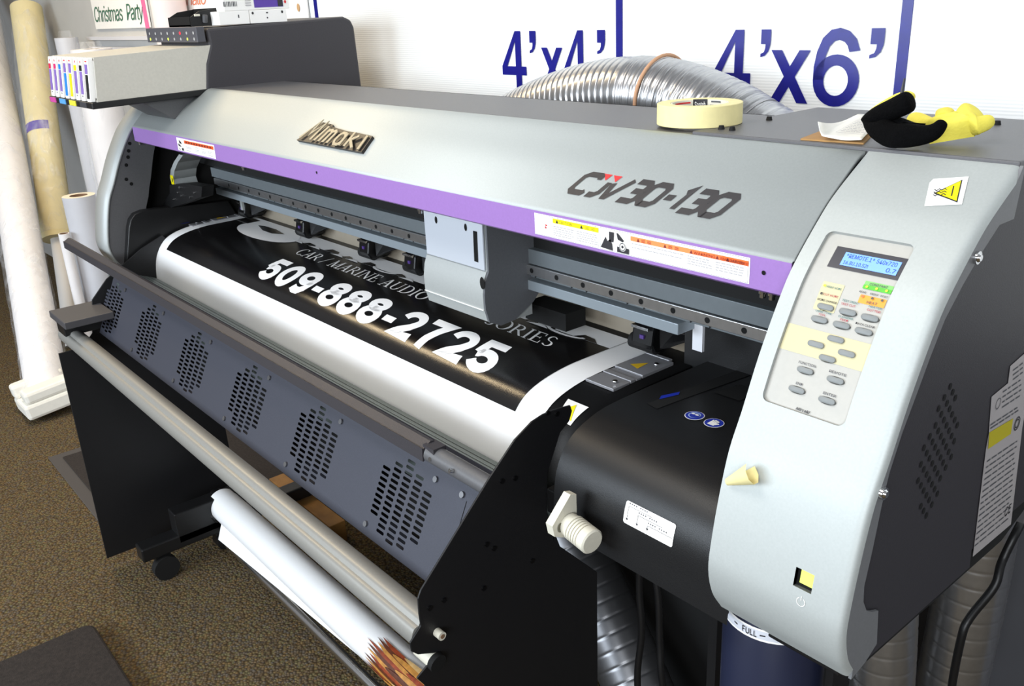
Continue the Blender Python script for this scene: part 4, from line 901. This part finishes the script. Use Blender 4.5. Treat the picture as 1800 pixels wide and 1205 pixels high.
b.prismv([(-2.18, .715, -1.30), (-1.30, .715, -1.30), (-1.30, .725, -1.312), (-2.16, .690, -1.338)], None, (0, .001, 0), VINYL); b.build('loose_sheet', RO)

# ------------------------------------------------------------------ ink cartridges in the station
PUR = mat('cartridge_purple', '#8468b4', .5)
cols_ = [('#d0204c', 'red marked'), ('#d0206c', 'magenta marked'), ('#1e7fd0', 'blue topped'), ('#1e7fd0', 'long blue banded'), ('#f0d810', 'long yellow banded'), ('#f0d810', 'yellow topped'), ('#1a1a1c', 'black topped'), ('#1a1a1c', 'long black banded')]
zt, zb = A0[1]-.001, A3[1]+.001
for k, (cc, nm) in enumerate(cols_):
    x = IX-.334+.0420*k+.018; yf = A0[0]-.012; long_ = 'long' in nm
    pos = ['leftmost', 'second from left', 'third from left', 'fourth from left', 'fifth from left', 'sixth from left', 'seventh from left', 'rightmost'][k]
    t = empty('ink_cartridge', (x, yf+.1, zb), f'{nm} white ink cartridge, {pos} in the ink case', 'ink cartridge', 'ink cartridges in the station')
    b = MB(); b.prism([(yf, zt), (A0[0]-.0008, zt), (A0[0]-.0008, zt-.006), (yf+.2, zt-.004), (yf+.2, zb+.018), (A3[0]-.0008, zb+.007), (A3[0]-.0008, zb), (A3[0]-.012, zb)], x-.0125, x+.0125, WHITE); b.build('cartridge_case', t, bevel=.001)
    f = lambda u, v: Vector((u, yf-.0006+(A3[0]-A0[0])*(zt-v)/(zt-zb), v)); m = mat('cart_'+cc, cc, .5); b = MB()
    hh = zt-zb; g = lambda a: zt-hh*a
    if long_: b.rect(f, x-.0095, x+.009, g(.36), g(.14), PUR); b.rect(f, x-.0095, x+.009, g(.93), g(.38), m); b.rect(f, x-.006, x+.006, g(.09), g(.06), RED)
    else: b.rect(f, x-.0095, x+.009, g(.30), g(.17), m); b.rect(f, x-.0095, x+.009, g(.84), g(.31), PUR); b.disc(f, x, g(.09), .003, .003, RED, 8); b.rect(f, x-.003, x+.003, g(.90), g(.87), GREYTX)
    b.build('cartridge_label', t)

# ------------------------------------------------------------------ things on top of the ink station
ZT = -.0205
t = empty('black_tray', (-2.22, 1.0, ZT), 'open black plastic tray on the ink station', 'tray')
q = [ony(k, .93) for k in ((305, 50), (305, 38), (322, 22))]; 
b = MB(); yA, yB = onx((303, 50), IX-.06).y+.045, onx((385, 46), IX-.02).y+.02
b.prism([(yA, ZT), (yB, ZT), (yB+.002, .019), (yA+.025, .013), (yA, .000)], IX-.062, IX-.058, BLACK); b.box(IX-.20, IX-.06, yB-.006, yB, ZT, .019, BLACK); b.box(IX-.20, IX-.06, yA, yB, ZT, ZT+.004, BLACK); b.box(IX-.20, IX-.06, yA, yA+.004, ZT, .002, BLACK); b.prism([(yA, ZT), (yB, ZT), (yB, .019), (yA+.025, .013), (yA, .0)], IX-.20, IX-.196, BLACK); b.build('tray_shell', t)
b = MB(); yy = onx((345, 30), IX-.056).y; b.cyl((IX-.057, yy+.02, -.012), (IX-.052, yy+.02, .004), .006, GREYPL, 12); b.box(IX-.058, IX-.052, yy-.004, yy+.008, .002, .007, CREAM); b.build('tray_clip', t)
def carton(y0, y1, z0, z1, lab, x0=IX-.11, x1=IX-.012, cat='box'):
    t = empty('cartridge_carton', ((x0+x1)/2, (y0+y1)/2, z0), lab, cat, 'white cartons on the ink station'); b = MB(); b.box(x0, x1, y0, y1, z0, z1, WHITE); b.build('carton_body', t, bevel=.001); return t, x1
ya, yb = onx((387, 46), IX-.012).y, onx((440, 40), IX-.012).y
t, x1 = carton(ya, yb, ZT, .010, 'small white carton on the ink station next to black tray')
b = MB(); f = plane_yz(x1+.0006); b.rect(f, ya+.048, ya+.051, -.006, .001, GREYTX); b.build('carton_print', t)
yc, yd = onx((441, 40), IX-.012).y, onx((505, 34), IX-.012).y
t, x1 = carton(yc, yd, ZT+.0, .0095, 'grey white plastic box with black dots on the ink station')
b = MB(); f = plane_yz(x1+.0006); w_ = yd-yc
for u in (.08, .88): b.disc(f, yc+w_*u, .003, .0028, .0032, INKBLK, 10)
b.rect(f, yc+w_*.44, yc+w_*.49, .001, .004, INKBLK); b.disc(f, yc+w_*.46, -.009, .0018, .0022, INKBLK, 8); b.build('carton_print', t)
ye, yf_ = onx((326, 15), IX-.02).y, onx((508, 5), IX-.012).y
t, x1 = carton(ye+.09, yf_, .0102, .045, 'long white carton with purple label lying on two smaller boxes')
b = MB(); f = plane_yz(x1+.0006); y0, y1 = onx((446, 5), x1).y, onx((497, 5), x1).y; b.rect(f, y0, y1, .015, .037, mat('carton_purple', '#5a3ea0', .5)); b.build('carton_label', t)
b = MB(); f = plane_yz(x1+.0012); b.rect(f, y1-.014, y1-.001, .016, .036, INKBLK); b.disc(f, y1+.006, .026, .003, .004, RED, 8)
y2 = onx((393, 14), x1).y
for k in range(9): b.rect(f, y2+.004*k, y2+.004*k+(.0015 if k % 3 else .0025), .020, .031, GREYTX)
for k in range(3):
    b.rect(f, y2+.055, y2+.07, .030-.005*k, .0325-.005*k, PALETX)
b.build('carton_print', t)

# ------------------------------------------------------------------ tape, papers and gloves on the deck lid
LZ = -.1553
c = onz((1229, 216), LZ); t = empty('masking_tape_roll', (c.x, c.y, LZ), 'roll of cream masking tape lying on the grey deck', 'tape')
b = MB(); n = 56; ro, ri, h = .0535, .0365, .0258; R4 = [[b.bm.verts.new((c.x+r*math.cos(2*PI*k/n), c.y+r*math.sin(2*PI*k/n), LZ+z)) for k in range(n)] for r, z in ((ri, .0), (ro, .0), (ro, h), (ri, h))]
for i in range(4):
    for k in range(n): b.bm.faces.new((R4[i][k], R4[i][(k+1) % n], R4[(i+1) % 4][(k+1) % n], R4[(i+1) % 4][k])).material_index = b.mi(TAPEY)
b.build('tape_body', t, smooth=40, bevel=.0008)
b = MB(); rc = ri-.0003; R2 = [[b.bm.verts.new((c.x+r*math.cos(2*PI*k/n), c.y+r*math.sin(2*PI*k/n), LZ+z)) for k in range(n)] for r, z in ((rc-.002, .0005), (rc, .0005), (rc, h-.0006), (rc-.002, h-.0006))]
CM = mat('tape_core', '#e4dfcf', .7)
for i in range(4):
    for k in range(n): b.bm.faces.new((R2[i][k], R2[i][(k+1) % n], R2[(i+1) % 4][(k+1) % n], R2[(i+1) % 4][k])).material_index = b.mi(CM)
core = b.build('tape_core', t, smooth=40)
b = MB(); cyl_in = lambda u, v: Vector((c.x+(rc-.0026)*math.cos(u), c.y+(rc-.0026)*math.sin(u), LZ+v))
def arc(u0, u1, v0, v1, m, o=0):
    for k in range(6): b.rect(lambda u, v: Vector((c.x+(rc-.0026-o)*math.cos(u), c.y+(rc-.0026-o)*math.sin(u), LZ+v)), u0+(u1-u0)*k/6, u0+(u1-u0)*(k+1)/6, v0, v1, m)
arc(1.95, 2.5, .012, .026, INKBLK)
arc(1.35, 1.85, .017, .019, GREYTX); arc(1.35, 1.80, .022, .024, GREYTX); arc(2.6, 3.3, .016, .018, GREYTX); arc(2.6, 3.4, .021, .023, RED); arc(1.9, 2.4, .004, .009, GREYTX)
b.text('Scotch', lambda u, v: Vector((c.x+(rc-.0032)*math.cos(u), c.y+(rc-.0032)*math.sin(u), LZ+v)), 2.44, 2.02, .015, .023, WHITE, .01)
b.build('core_print', core)
q = [onz(k, LZ) for k in ((1407, 246), (1518, 254), (1540, 232), (1470, 222))]
b = MB(); b.prismv(q, None, (0, 0, .0018), CARDB); o = b.build('cardboard_sheet'); tag(o, 'brown cardboard sheet lying beneath white paper on the deck', 'cardboard')
q = [onz(k, LZ+.005) for k in ((1424, 240), (1514, 247), (1552, 208), (1508, 201))]
t = empty('document', (q[0].x, q[0].y, LZ), 'white printed paper sheet with curled corner beside the black glove', 'paper')
b = MB(); N = 10; vs = []
for i in range(N+1):
    for j in range(N+1):
        p = q[0].lerp(q[1], i/N).lerp(q[3].lerp(q[2], i/N), j/N); cu = max(0, .26-(i/N)-.3*(j/N)); p = p+Vector((cu*.03, 0, .15*cu*cu*1.6+.001*math.sin(i*.7))); vs.append(b.bm.verts.new(p))
for i in range(N):
    for j in range(N): b.bm.faces.new((vs[i*(N+1)+j], vs[(i+1)*(N+1)+j], vs[(i+1)*(N+1)+j+1], vs[i*(N+1)+j+1])).material_index = b.mi(PAPER)
b.build('paper_sheet', t, smooth=60, solid=.0004)
b = MB(); rnd = random.Random(2)
def dm(u, v): return q[0].lerp(q[1], u).lerp(q[3].lerp(q[2], u), v)+Vector((0, 0, .0022))
for k in range(9):
    v = .22+.062*k; u = .42
    while u < .93: wd = rnd.uniform(.03, .1); b.rect(dm, u, min(.95, u+wd), v, v+.018, PALETX); u += wd+.02
b.stroke(dm, [(.38, .16), (.96, .16), (.96, .84), (.38, .84)], .007, PALETX, (), True); b.build('paper_print', t)
def glove_chain(px_r, y_of, root=0):
    pts = []; rad = []
    for (x, y, r, dy) in px_r: pts.append(ony((x, y), y_of+dy)); rad.append(r)
    return pts, rad
t = empty('work_glove', (-.49, .93, LZ), 'black palmed work glove folded over, nearest the paper on the deck', 'glove', 'work gloves on the deck')
pts, rad = glove_chain([(1533, 232, .0125, 0), (1524, 221, .010, 0), (1540, 211, .0105, .0), (1566, 202, .0115, 0), (1590, 190, .0125, 0), (1604, 184, .0115, 0), (1553, 245, .0135, -.01), (1580, 249, .0130, -.012), (1612, 250, .0120, -.012), (1638, 246, .0100, -.008), (1651, 232, .0070, -.004), (1659, 220, .0058, 0), (1560, 225, .010, .008), (1590, 235, .010, .004)], .885)
ed = [(0, 1), (1, 2), (2, 3), (3, 4), (4, 5), (0, 6), (6, 7), (7, 8), (8, 9), (9, 10), (10, 11), (0, 12), (12, 13), (13, 8)]
b = skin_obj('g', None, pts, ed, rad, GLOVEB, rest=LZ+.0006); b.build('glove_palm', t, smooth=80)
pts, rad = glove_chain([(1520, 212, .005, .02), (1536, 202, .008, .02), (1558, 190, .0095, .02), (1580, 176, .0085, .02), (1594, 168, .006, .018), (1604, 172, .005, .012)], .885)
b = skin_obj('g', None, pts, [(i, i+1) for i in range(5)], rad, GLOVEY, rest=LZ+.0006); b.build('glove_back', t, smooth=80)
b = MB(); a = ony((1585, 177), .89); e_ = ony((1586, 160), .895); h_ = ony((1590, 138), .90); b.tube([a, e_, h_], [.0022, .0018, .0009], mat('strap_dark', '#34363c', .4), 8); b.build('hang_strap', t, smooth=60)
t = empty('work_glove', (-.45, .99, LZ), 'crumpled yellow work glove with dirty fingertips, right of the black glove', 'glove', 'work gloves on the deck')
pts, rad = glove_chain([(1672, 234, .0130, -.03), (1690, 222, .0150, -.02), (1706, 205, .0165, .0), (1720, 192, .0155, .0), (1655, 230, .011, -.03), (1664, 213, .0125, -.02), (1660, 197, .0095, .0), (1661, 190, .006, .0), (1638, 224, .009, -.02), (1614, 214, .010, -.01), (1600, 209, .009, .0), (1715, 222, .0095, -.02), (1732, 217, .009, -.01), (1744, 211, .0065, .0)], .958)
ed = [(0, 1), (1, 2), (2, 3), (0, 4), (4, 5), (5, 6), (6, 7), (4, 8), (8, 9), (9, 10), (1, 11), (11, 12), (12, 13)]
b = skin_obj('g', None, pts, ed, rad, GLOVEY, rest=LZ+.0006); b.build('glove_body', t, smooth=80)
# peeled scrap of tape on the control end
u, t_ = MODp.hit((1305, 832)); o_ = MODp.at(u, t_, 0); b = MB(); N = 10; ax = (MODp.at(u+.012, t_-.004, 0)-o_).normalized()
P0 = [MODp.at(*MODp.hit(k), .0008) for k in ((1282, 846), (1295, 846), (1336, 829), (1318, 812))]
vs = []
for i in range(N+1):
    for j in range(7):
        s_, w_ = i/N, j/6; base_ = P0[0].lerp(P0[2], s_*.95).lerp(P0[1].lerp(P0[2], s_), 0)
        r_ = .0035+.0075*s_; a_ = -2.4+4.9*w_; nrm = (MODp.at(u, t_, 1)-o_).normalized(); side_ = (P0[2]-P0[0]).normalized().cross(nrm)
        vs.append(b.bm.verts.new(base_+nrm*(r_+r_*math.sin(a_+.2))*.9+side_*r_*math.cos(a_+.2)))
for i in range(N):
    for j in range(6): b.bm.faces.new((vs[i*7+j], vs[(i+1)*7+j], vs[(i+1)*7+j+1], vs[i*7+j+1])).material_index = b.mi(TAPEY)
o = b.build('tape_scrap', smooth=70); tag(o, 'curled scrap of cream tape stuck on the silver control end', 'tape')

# ------------------------------------------------------------------ ducts
def duct_path(pts, n=10):
    P = [Vector(p) for p in pts]; out = []
    for i in range(len(P)-1):
        p0 = P[i-1] if i else P[0]*2-P[1]; p1, p2 = P[i], P[i+1]; p3 = P[i+2] if i+2 < len(P) else P[i+1]*2-P[i]
        for k in range(n): s_ = k/n; out.append(.5*((2*p1)+(p2-p0)*s_+(2*p0-5*p1+4*p2-p3)*s_*s_+(3*p1-p0-3*p2+p3)*s_**3))
    return out+[P[-1]]
def resample(P, step):
    out = [P[0]]; d = 0
    for a, c_ in zip(P, P[1:]):
        L_ = (c_-a).length; q = step-d
        while q <= L_: out.append(a.lerp(c_, q/L_)); q += step
        d = (d+L_) % step if q-step <= L_ else d+L_
        d = L_-(q-step)
    return out
def duct(name, pts, r, lab, seam=.016, fine=None, m=ALU, n=40, amp=.045):
    path = duct_path(pts); L_ = sum((a-c_).length for a, c_ in zip(path, path[1:])); P = resample(path, .0012)
    rr = []
    for i, p in enumerate(P):
        s_ = i*.0012; ph = (s_ % seam)/seam
        k = 1-amp*math.exp(-((ph-.5)/.09)**2)
        if fine and s_/L_ > fine: k *= 1+.016*math.sin(2*PI*s_/.0054)
        rr.append(r*k)
    b = MB(); b.tube(P, rr, m, n)
    o = empty(name, (P[0].x, P[0].y, FL), lab, 'duct'); return b.build('duct_body', o, smooth=70), o, path
_, dt, path = duct('exhaust_duct', [ony((k[0], k[1]+15), 1.27) for k in ((860, 235), (905, 205), (990, 170), (1080, 152), (1165, 156), (1245, 182), (1315, 222), (1375, 280))]+[(-.80, 1.27, -.42), (-.78, 1.27, -.58)], .068, 'silver flexible duct arching behind the printer below the wall numbers', .0155, .42)
m_ = ony((1163, 168), 1.27); d_ = (ony((1175, 172), 1.27)-ony((1150, 166), 1.27)).normalized(); u_ = d_.cross(Vector((0, 1, 0))).normalized(); v_ = d_.cross(u_)
b = MB(); b.tube([m_+(u_*math.cos(2*PI*k/40)+v_*math.sin(2*PI*k/40))*.0705 for k in range(41)], .0032, mat('string_tan', '#c79a78', .8), 8); b.build('tie_string', dt, smooth=60)
duct('floor_duct', [(-.46, 1.27, -.45), (-.455, 1.27, -.70), (-.455, 1.265, -.95), (-.465, 1.26, -1.20), (-.48, 1.25, -1.41)], .052, 'tall silver duct standing at the right wall behind black cable', .03, 0, ALU, 40, .012)
duct('floor_duct', [(-.535, 1.13, -.75), (-.515, 1.13, -.95), (-.505, 1.13, -1.15), (-.50, 1.13, -1.41)], .048, 'short silver duct below the control end left of the taller duct', .03, 0, ALU, 40, .012)
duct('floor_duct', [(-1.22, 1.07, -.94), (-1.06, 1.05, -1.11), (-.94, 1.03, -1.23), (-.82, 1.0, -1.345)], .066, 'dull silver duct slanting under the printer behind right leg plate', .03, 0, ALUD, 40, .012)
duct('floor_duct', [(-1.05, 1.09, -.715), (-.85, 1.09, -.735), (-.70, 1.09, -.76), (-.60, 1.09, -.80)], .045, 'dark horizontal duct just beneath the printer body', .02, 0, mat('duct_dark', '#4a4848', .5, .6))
# hoses hanging from the station, waste bottle, cable
for k, (q_, lab) in enumerate(((((1125, 975), (1124, 1040), (1128, 1110), (1122, 1215)), 'left one of two thin black hoses hanging under the station cover'), (((1150, 990), (1158, 1060), (1160, 1130), (1167, 1215)), 'right one of two thin black hoses hanging under the station cover'))):
    b = MB(); e0_ = ony(q_[-1], .80); b.tube(duct_path([ony(p_, .80) for p_ in q_]+[Vector((e0_.x+.01, .84, -1.15)), Vector((e0_.x, .90, FL+.006))]), .0052, BLACK, 10); o = b.build('drain_hose', smooth=60); tag(o, lab, 'hose')
BX, BY = -.470, .752
t = empty('waste_ink_bottle', (BX, BY, -1.0), 'smoky blue waste ink bottle hanging below the control end', 'bottle')
b = MB(); b.tube([(BX, BY, -1.0), (BX, BY, -.64), (BX, BY, -.628)], [.058, .058, .05], SHADEW, 40); b.build('bottle_body', t, smooth=40)
b = MB()
for z_, hh in ((-.650, .0025), (-.663, .0025)): b.tube([(BX, BY, z_), (BX, BY, z_+hh)], .0584, WHITE, 40, False)
b.tube([(BX, BY, -.661), (BX, BY, -.649)], .0582, mat('bottle_band', '#cfd2da', .5), 40, False)
bt_ = b.build('level_band', t, smooth=40)
b = MB(); bm_ = lambda u, v: Vector((BX+.0590*math.sin(u), BY-.0590*math.cos(u), v))
for a0_ in (-.95, -.05, .85):
    b.text('FULL', bm_, a0_, a0_+.30, -.6595, -.6515, INKBLK, .01)
    b.rect(bm_, a0_+.36, a0_+.78, -.6562, -.6546, INKBLK)
b.build('level_lettering', bt_)
b = MB(); b.tube(duct_path([onwall((1880, 800), .0), onwall((1840, 850), .10), ony((1800, 910), 1.15), ony((1762, 985), 1.10), ony((1748, 1030), 1.08), ony((1705, 1085), 1.06), ony((1690, 1120), 1.05), ony((1672, 1215), 1.05), ony((1668, 1300), 1.05), Vector((ony((1668, 1300), 1.05).x, 1.04, FL+.006))]), .0055, BLACK, 12); o = b.build('power_cable', smooth=60); tag(o, 'black power cable hanging in front of silver duct at the right', 'cable')
b = MB(); qa, qb = ony((497, 840), 1.0), ony((606, 930), 1.0); b.box(qa.x, qb.x, .955, 1.005, FL, -1.352, WOOD); o = b.build('wooden_plank', bevel=.002); tag(o, 'brown wooden plank seen under the slotted grey panel', 'plank')

# ------------------------------------------------------------------ floor mats
c0_, c1_ = onz((160, 1093), FL+.03), onz((0, 1160), FL+.03)
b = MB(); r = .03; X0, Y1 = c0_.x-.003, c0_.y+.003; pts = [(X0+1.3, -.9), (X0+1.3, Y1)]+[(X0+r+r*math.cos(math.radians(a)), Y1-r+r*math.sin(math.radians(a))) for a in range(90, 181, 15)]+[(X0, -.9)]
b.prismv([(x_, y_, FL) for x_, y_ in pts], None, (0, 0, .03), MATD); o = b.build('carpeted_board', bevel=.006); tag(o, 'dark carpeted board with rounded corner on the floor, bottom left corner', 'board')
t = empty('floor_mat', (-2.85, .9, FL), 'thin dark floor mat with grey border behind the left leg plate', 'mat')
b = MB(); b.box(-3.22, -2.43, .502, 1.3, FL, FL+.004, MATE); b.build('mat_border', t, bevel=.002)
b = MB(); b.box(-3.175, -2.43, .54, 1.3, FL+.004, FL+.009, MATD); b.build('mat_pile', t, bevel=.002)

# ------------------------------------------------------------------ signs on the wall at the left
def sign(lab, tl, br, txt, tx0, tx1, ty0, ty1, colr, name):
    (u0, z1), (u1, z0) = wu(tl), wu(br); t = empty('wall_sign', WE*u0+WN*(WD-.006)+Vector((0, 0, z0)), lab, 'sign')
    b = MB(); b.prismv([wmap(.004)(u0, z0), wmap(.004)(u1, z0), wmap(.004)(u1, z1), wmap(.004)(u0, z1)], None, -WN*.004, WHITE); b.build('sign_board', t)
    (a0_, _), (a1_, _) = wu(tx0), wu(tx1); _, v1 = wu(ty1); _, v0 = wu(ty0); 
    ws = txt.split(); f_ = len(ws[0])/(len(txt)+.0); am = a0_+(a1_-a0_)*f_
    for wd_, ua_, ub_, dv in ((ws[0], a0_, am, 0), (ws[1], am+(a1_-a0_)*.07, a1_, -.25)):
        b = MB(); b.text(wd_, wmap(.0095), ua_, ub_, v0+dv*(v1-v0) if 'y' in wd_ else v0, v1, colr, 0.0, .3, [], .9); b.build('sign_lettering', t)
    return t, (u0, u1, z0, z1)
t, e_ = sign('white hanging sign with green handwritten words Christmas Party', (150, -60), (268, 48), 'Christmas Party', (168, 20), (256, 20), (210, 37), (210, 8), mat('green_lettering', '#3f6e58', .6), 'c')
b = MB(); b.prismv([wmap(.0085)(e_[1]-.05, -.05), wmap(.0085)(e_[1]-.01, -.05), wmap(.0085)(e_[1]-.01, .25), wmap(.0085)(e_[1]-.05, .25)], None, -WN*.001, mat('pink_edge', '#e070a0', .6)); b.build('pink_edge', t)
t, e_ = sign('white sign with orange handwritten words behind the ink station', (318, -80), (549, 52), 'Hallowday Party', (332, 8), (470, 8), (400, 11), (400, -18), mat('orange_lettering', '#e07a58', .6), 'h')
b = MB(); u, z = wu((529, 13)); b.disc(wmap(.0095), u, z, .009, .012, mat('tan_spot', '#c09a70', .6), 12); u, z = wu((321, 8)); b.disc(wmap(.0095), u, z, .012, .018, mat('olive_spot', '#a8a078', .6), 12); b.build('printed_spot', t)
b = MB(); u0, z0 = wu((160, 46)); u1, _ = wu((270, 46))
for k, dz in enumerate((0.0, -.045, -.085)): b.prismv([wmap(0)(u0, z0+dz-.06), wmap(0)(u1, z0+dz-.06), wmap(0)(u1, z0+dz-.045), wmap(0)(u0, z0+dz-.045)], None, -WN*.03, mat('shelf_grey', '#cfcfd4', .5))
b.build('wall_rail', wall)

# ------------------------------------------------------------------ rolls of material leaning at the left
def hollow(mb, p0, p1, ro, ri, m, mc, n=36):
    p0, p1 = Vector(p0), Vector(p1); t = (p1-p0).normalized(); u = t.cross(Vector((0, 1, 0)) if abs(t.y) < .9 else Vector((1, 0, 0))).normalized(); v = t.cross(u)
    ring = lambda p, r: [mb.bm.verts.new(p+(u*math.cos(2*PI*k/n)+v*math.sin(2*PI*k/n))*r) for k in range(n)]
    A, B, C_, Dd = ring(p0, ro), ring(p1, ro), ring(p1, ri), ring(p1-t*.06, ri)
    for X, Y, mm in ((A, B, m), (B, C_, mc), (C_, Dd, CORE)):
        for k in range(n): mb.bm.faces.new((X[k], X[(k+1) % n], Y[(k+1) % n], Y[k])).material_index = mb.mi(mm)
    mb.bm.faces.new(Dd).material_index = mb.mi(CORE); mb.bm.faces.new(A[::-1]).material_index = mb.mi(m)
def crumple(p0, p1, r, seed, n=26, rings=40, amp=.18, m=FILM, top=.12):
    rnd = random.Random(seed); b = MB(); p0, p1 = Vector(p0), Vector(p1); t = (p1-p0); u = t.normalized().cross(Vector((0, 1, 0))).normalized(); v = t.normalized().cross(u); R = []
    L_ = t.length
    ph = [rnd.uniform(0, 6.28) for _ in range(6)]
    for i in range(rings+1):
        s_ = i/rings; rr = []
        for k in range(n):
            a = 2*PI*k/n; w_ = 1.06+amp*(.5*math.sin(3*a+ph[0]+5*s_)+.35*math.sin(5*a+ph[1]-9*s_)+.3*math.sin(2*a+ph[2]+14*s_))*(.5+.7*s_)+rnd.uniform(-.04, .04)
            if s_ > 1-top: w_ *= max(.25, (1-s_)/top*.6+.45)
            rr.append(b.bm.verts.new(p0+t*s_+(u*math.cos(a)+v*math.sin(a))*r*max(.98 if s_ <= 1-top else .2, w_)))
        R.append(rr)
    for A, B in zip(R, R[1:]):
        for k in range(n): b.bm.faces.new((A[k], A[(k+1) % n], B[(k+1) % n], B[k])).material_index = b.mi(m)
    return b
GRP = 'rolls of sign material at the left wall'
def roll(lab, p0, p1, r, m, ri=.035, mc=None, film=0, seed=1, over=.12):
    p0, p1 = Vector(p0), Vector(p1); t = empty('material_roll', p0, lab, 'roll', GRP); b = MB(); hollow(b, p0, p1, r, ri, m, mc or m); b.build('roll_body', t, smooth=40)
    if film: crumple(p0+(p1-p0)*.02, p1+(p1-p0).normalized()*over, r*1.03, seed).build('plastic_wrap', t, smooth=60)
    return t
def vert(px, Y): p = ony(px, Y); return p
f0 = onz((88, 712), FL+.02); f1 = ony((-34, 0), 1.15)
t = roll('thick white roll in crumpled clear plastic standing on foam end cap', f0, f0+(f1-f0)*1.06, .080, WHROLL, film=1, seed=3)
ax_ = (f1-f0).normalized(); b = MB(); M = Matrix.Translation(f0+Vector((0, 0, .055))) @ Matrix.Rotation(.12, 4, 'X') @ Matrix.Rotation(-.1, 4, 'Y')
b.box(-.105, .105, -.105, .105, -.055, .005, FOAM, M); b.box(-.105, -.04, -.105, .09, .004, .06, FOAM, M); b.box(.0, .1, -.09, .10, .004, .05, FOAM, M); b.build('foam_end_cap', t, bevel=.012)
g0, g1 = ony((103, 420), 1.0), ony((46, 14), 1.22); d_ = (g1-g0); k_ = (FL+.0-g0.z)/d_.z
t = roll('cream roll with purple tape strip in loose clear plastic, leaning on the wall', g0, g1, .073, CRROLL, film=1, seed=8, over=.04)
b = MB(); b.cyl(g0+d_*k_*.99, g0, .036, mat('white_core', '#dddad6', .6), 20); b.build('core_tube', t, smooth=40)
pu = ony((66, 219), 1.07); b = MB(); ax_ = d_.normalized(); cpt = g0+ax_*((pu-g0).dot(ax_)); u_ = ax_.cross(Vector((.78, -.62, 0))).normalized(); v_ = u_.cross(ax_)
for k in range(6):
    A_ = [math.radians(-52+17*(k+j)) for j in (0, 1)]; b.face([cpt+(v_*-math.cos(A_[0])*-1+u_*math.sin(A_[0]))*.0745-ax_*.022, cpt+(v_*math.cos(A_[1])+u_*math.sin(A_[1]))*.0745-ax_*.022, cpt+(v_*math.cos(A_[1])+u_*math.sin(A_[1]))*.0745+ax_*.022, cpt+(v_*math.cos(A_[0])+u_*math.sin(A_[0]))*.0745+ax_*.022], mat('purple_tape', '#5a4aa0', .5))
b.build('tape_strip', t)
def stand(lab, px, Y, r, m, **k):
    p = ony(px, Y); return roll(lab, (p.x, p.y, FL), p, r, m, **k)
stand('slim bluish clear wrapped roll between the cream roll and a wider wrapped roll', (116, 66), 1.22, .05, GRROLL, film=1, seed=5, over=.03)
stand('wide white wrapped roll standing directly behind the ink cartridges', (160, 86), 1.18, .082, WHROLL, film=1, seed=6, over=.03)
stand('grey white bare roll with open brown core beside the left printer end', (138, 343), 1.0, .066, GRROLL, ri=.036, mc=mat('roll_edge_cream', '#f0e4d0', .6))
stand('narrow white tube standing beside the open cored roll', (112, 410), .90, .022, WHROLL, ri=.018)
stand('tall pinkish white roll standing behind the indicator panel', (288, -40), 1.30, .062, PINKROLL, ri=.03)
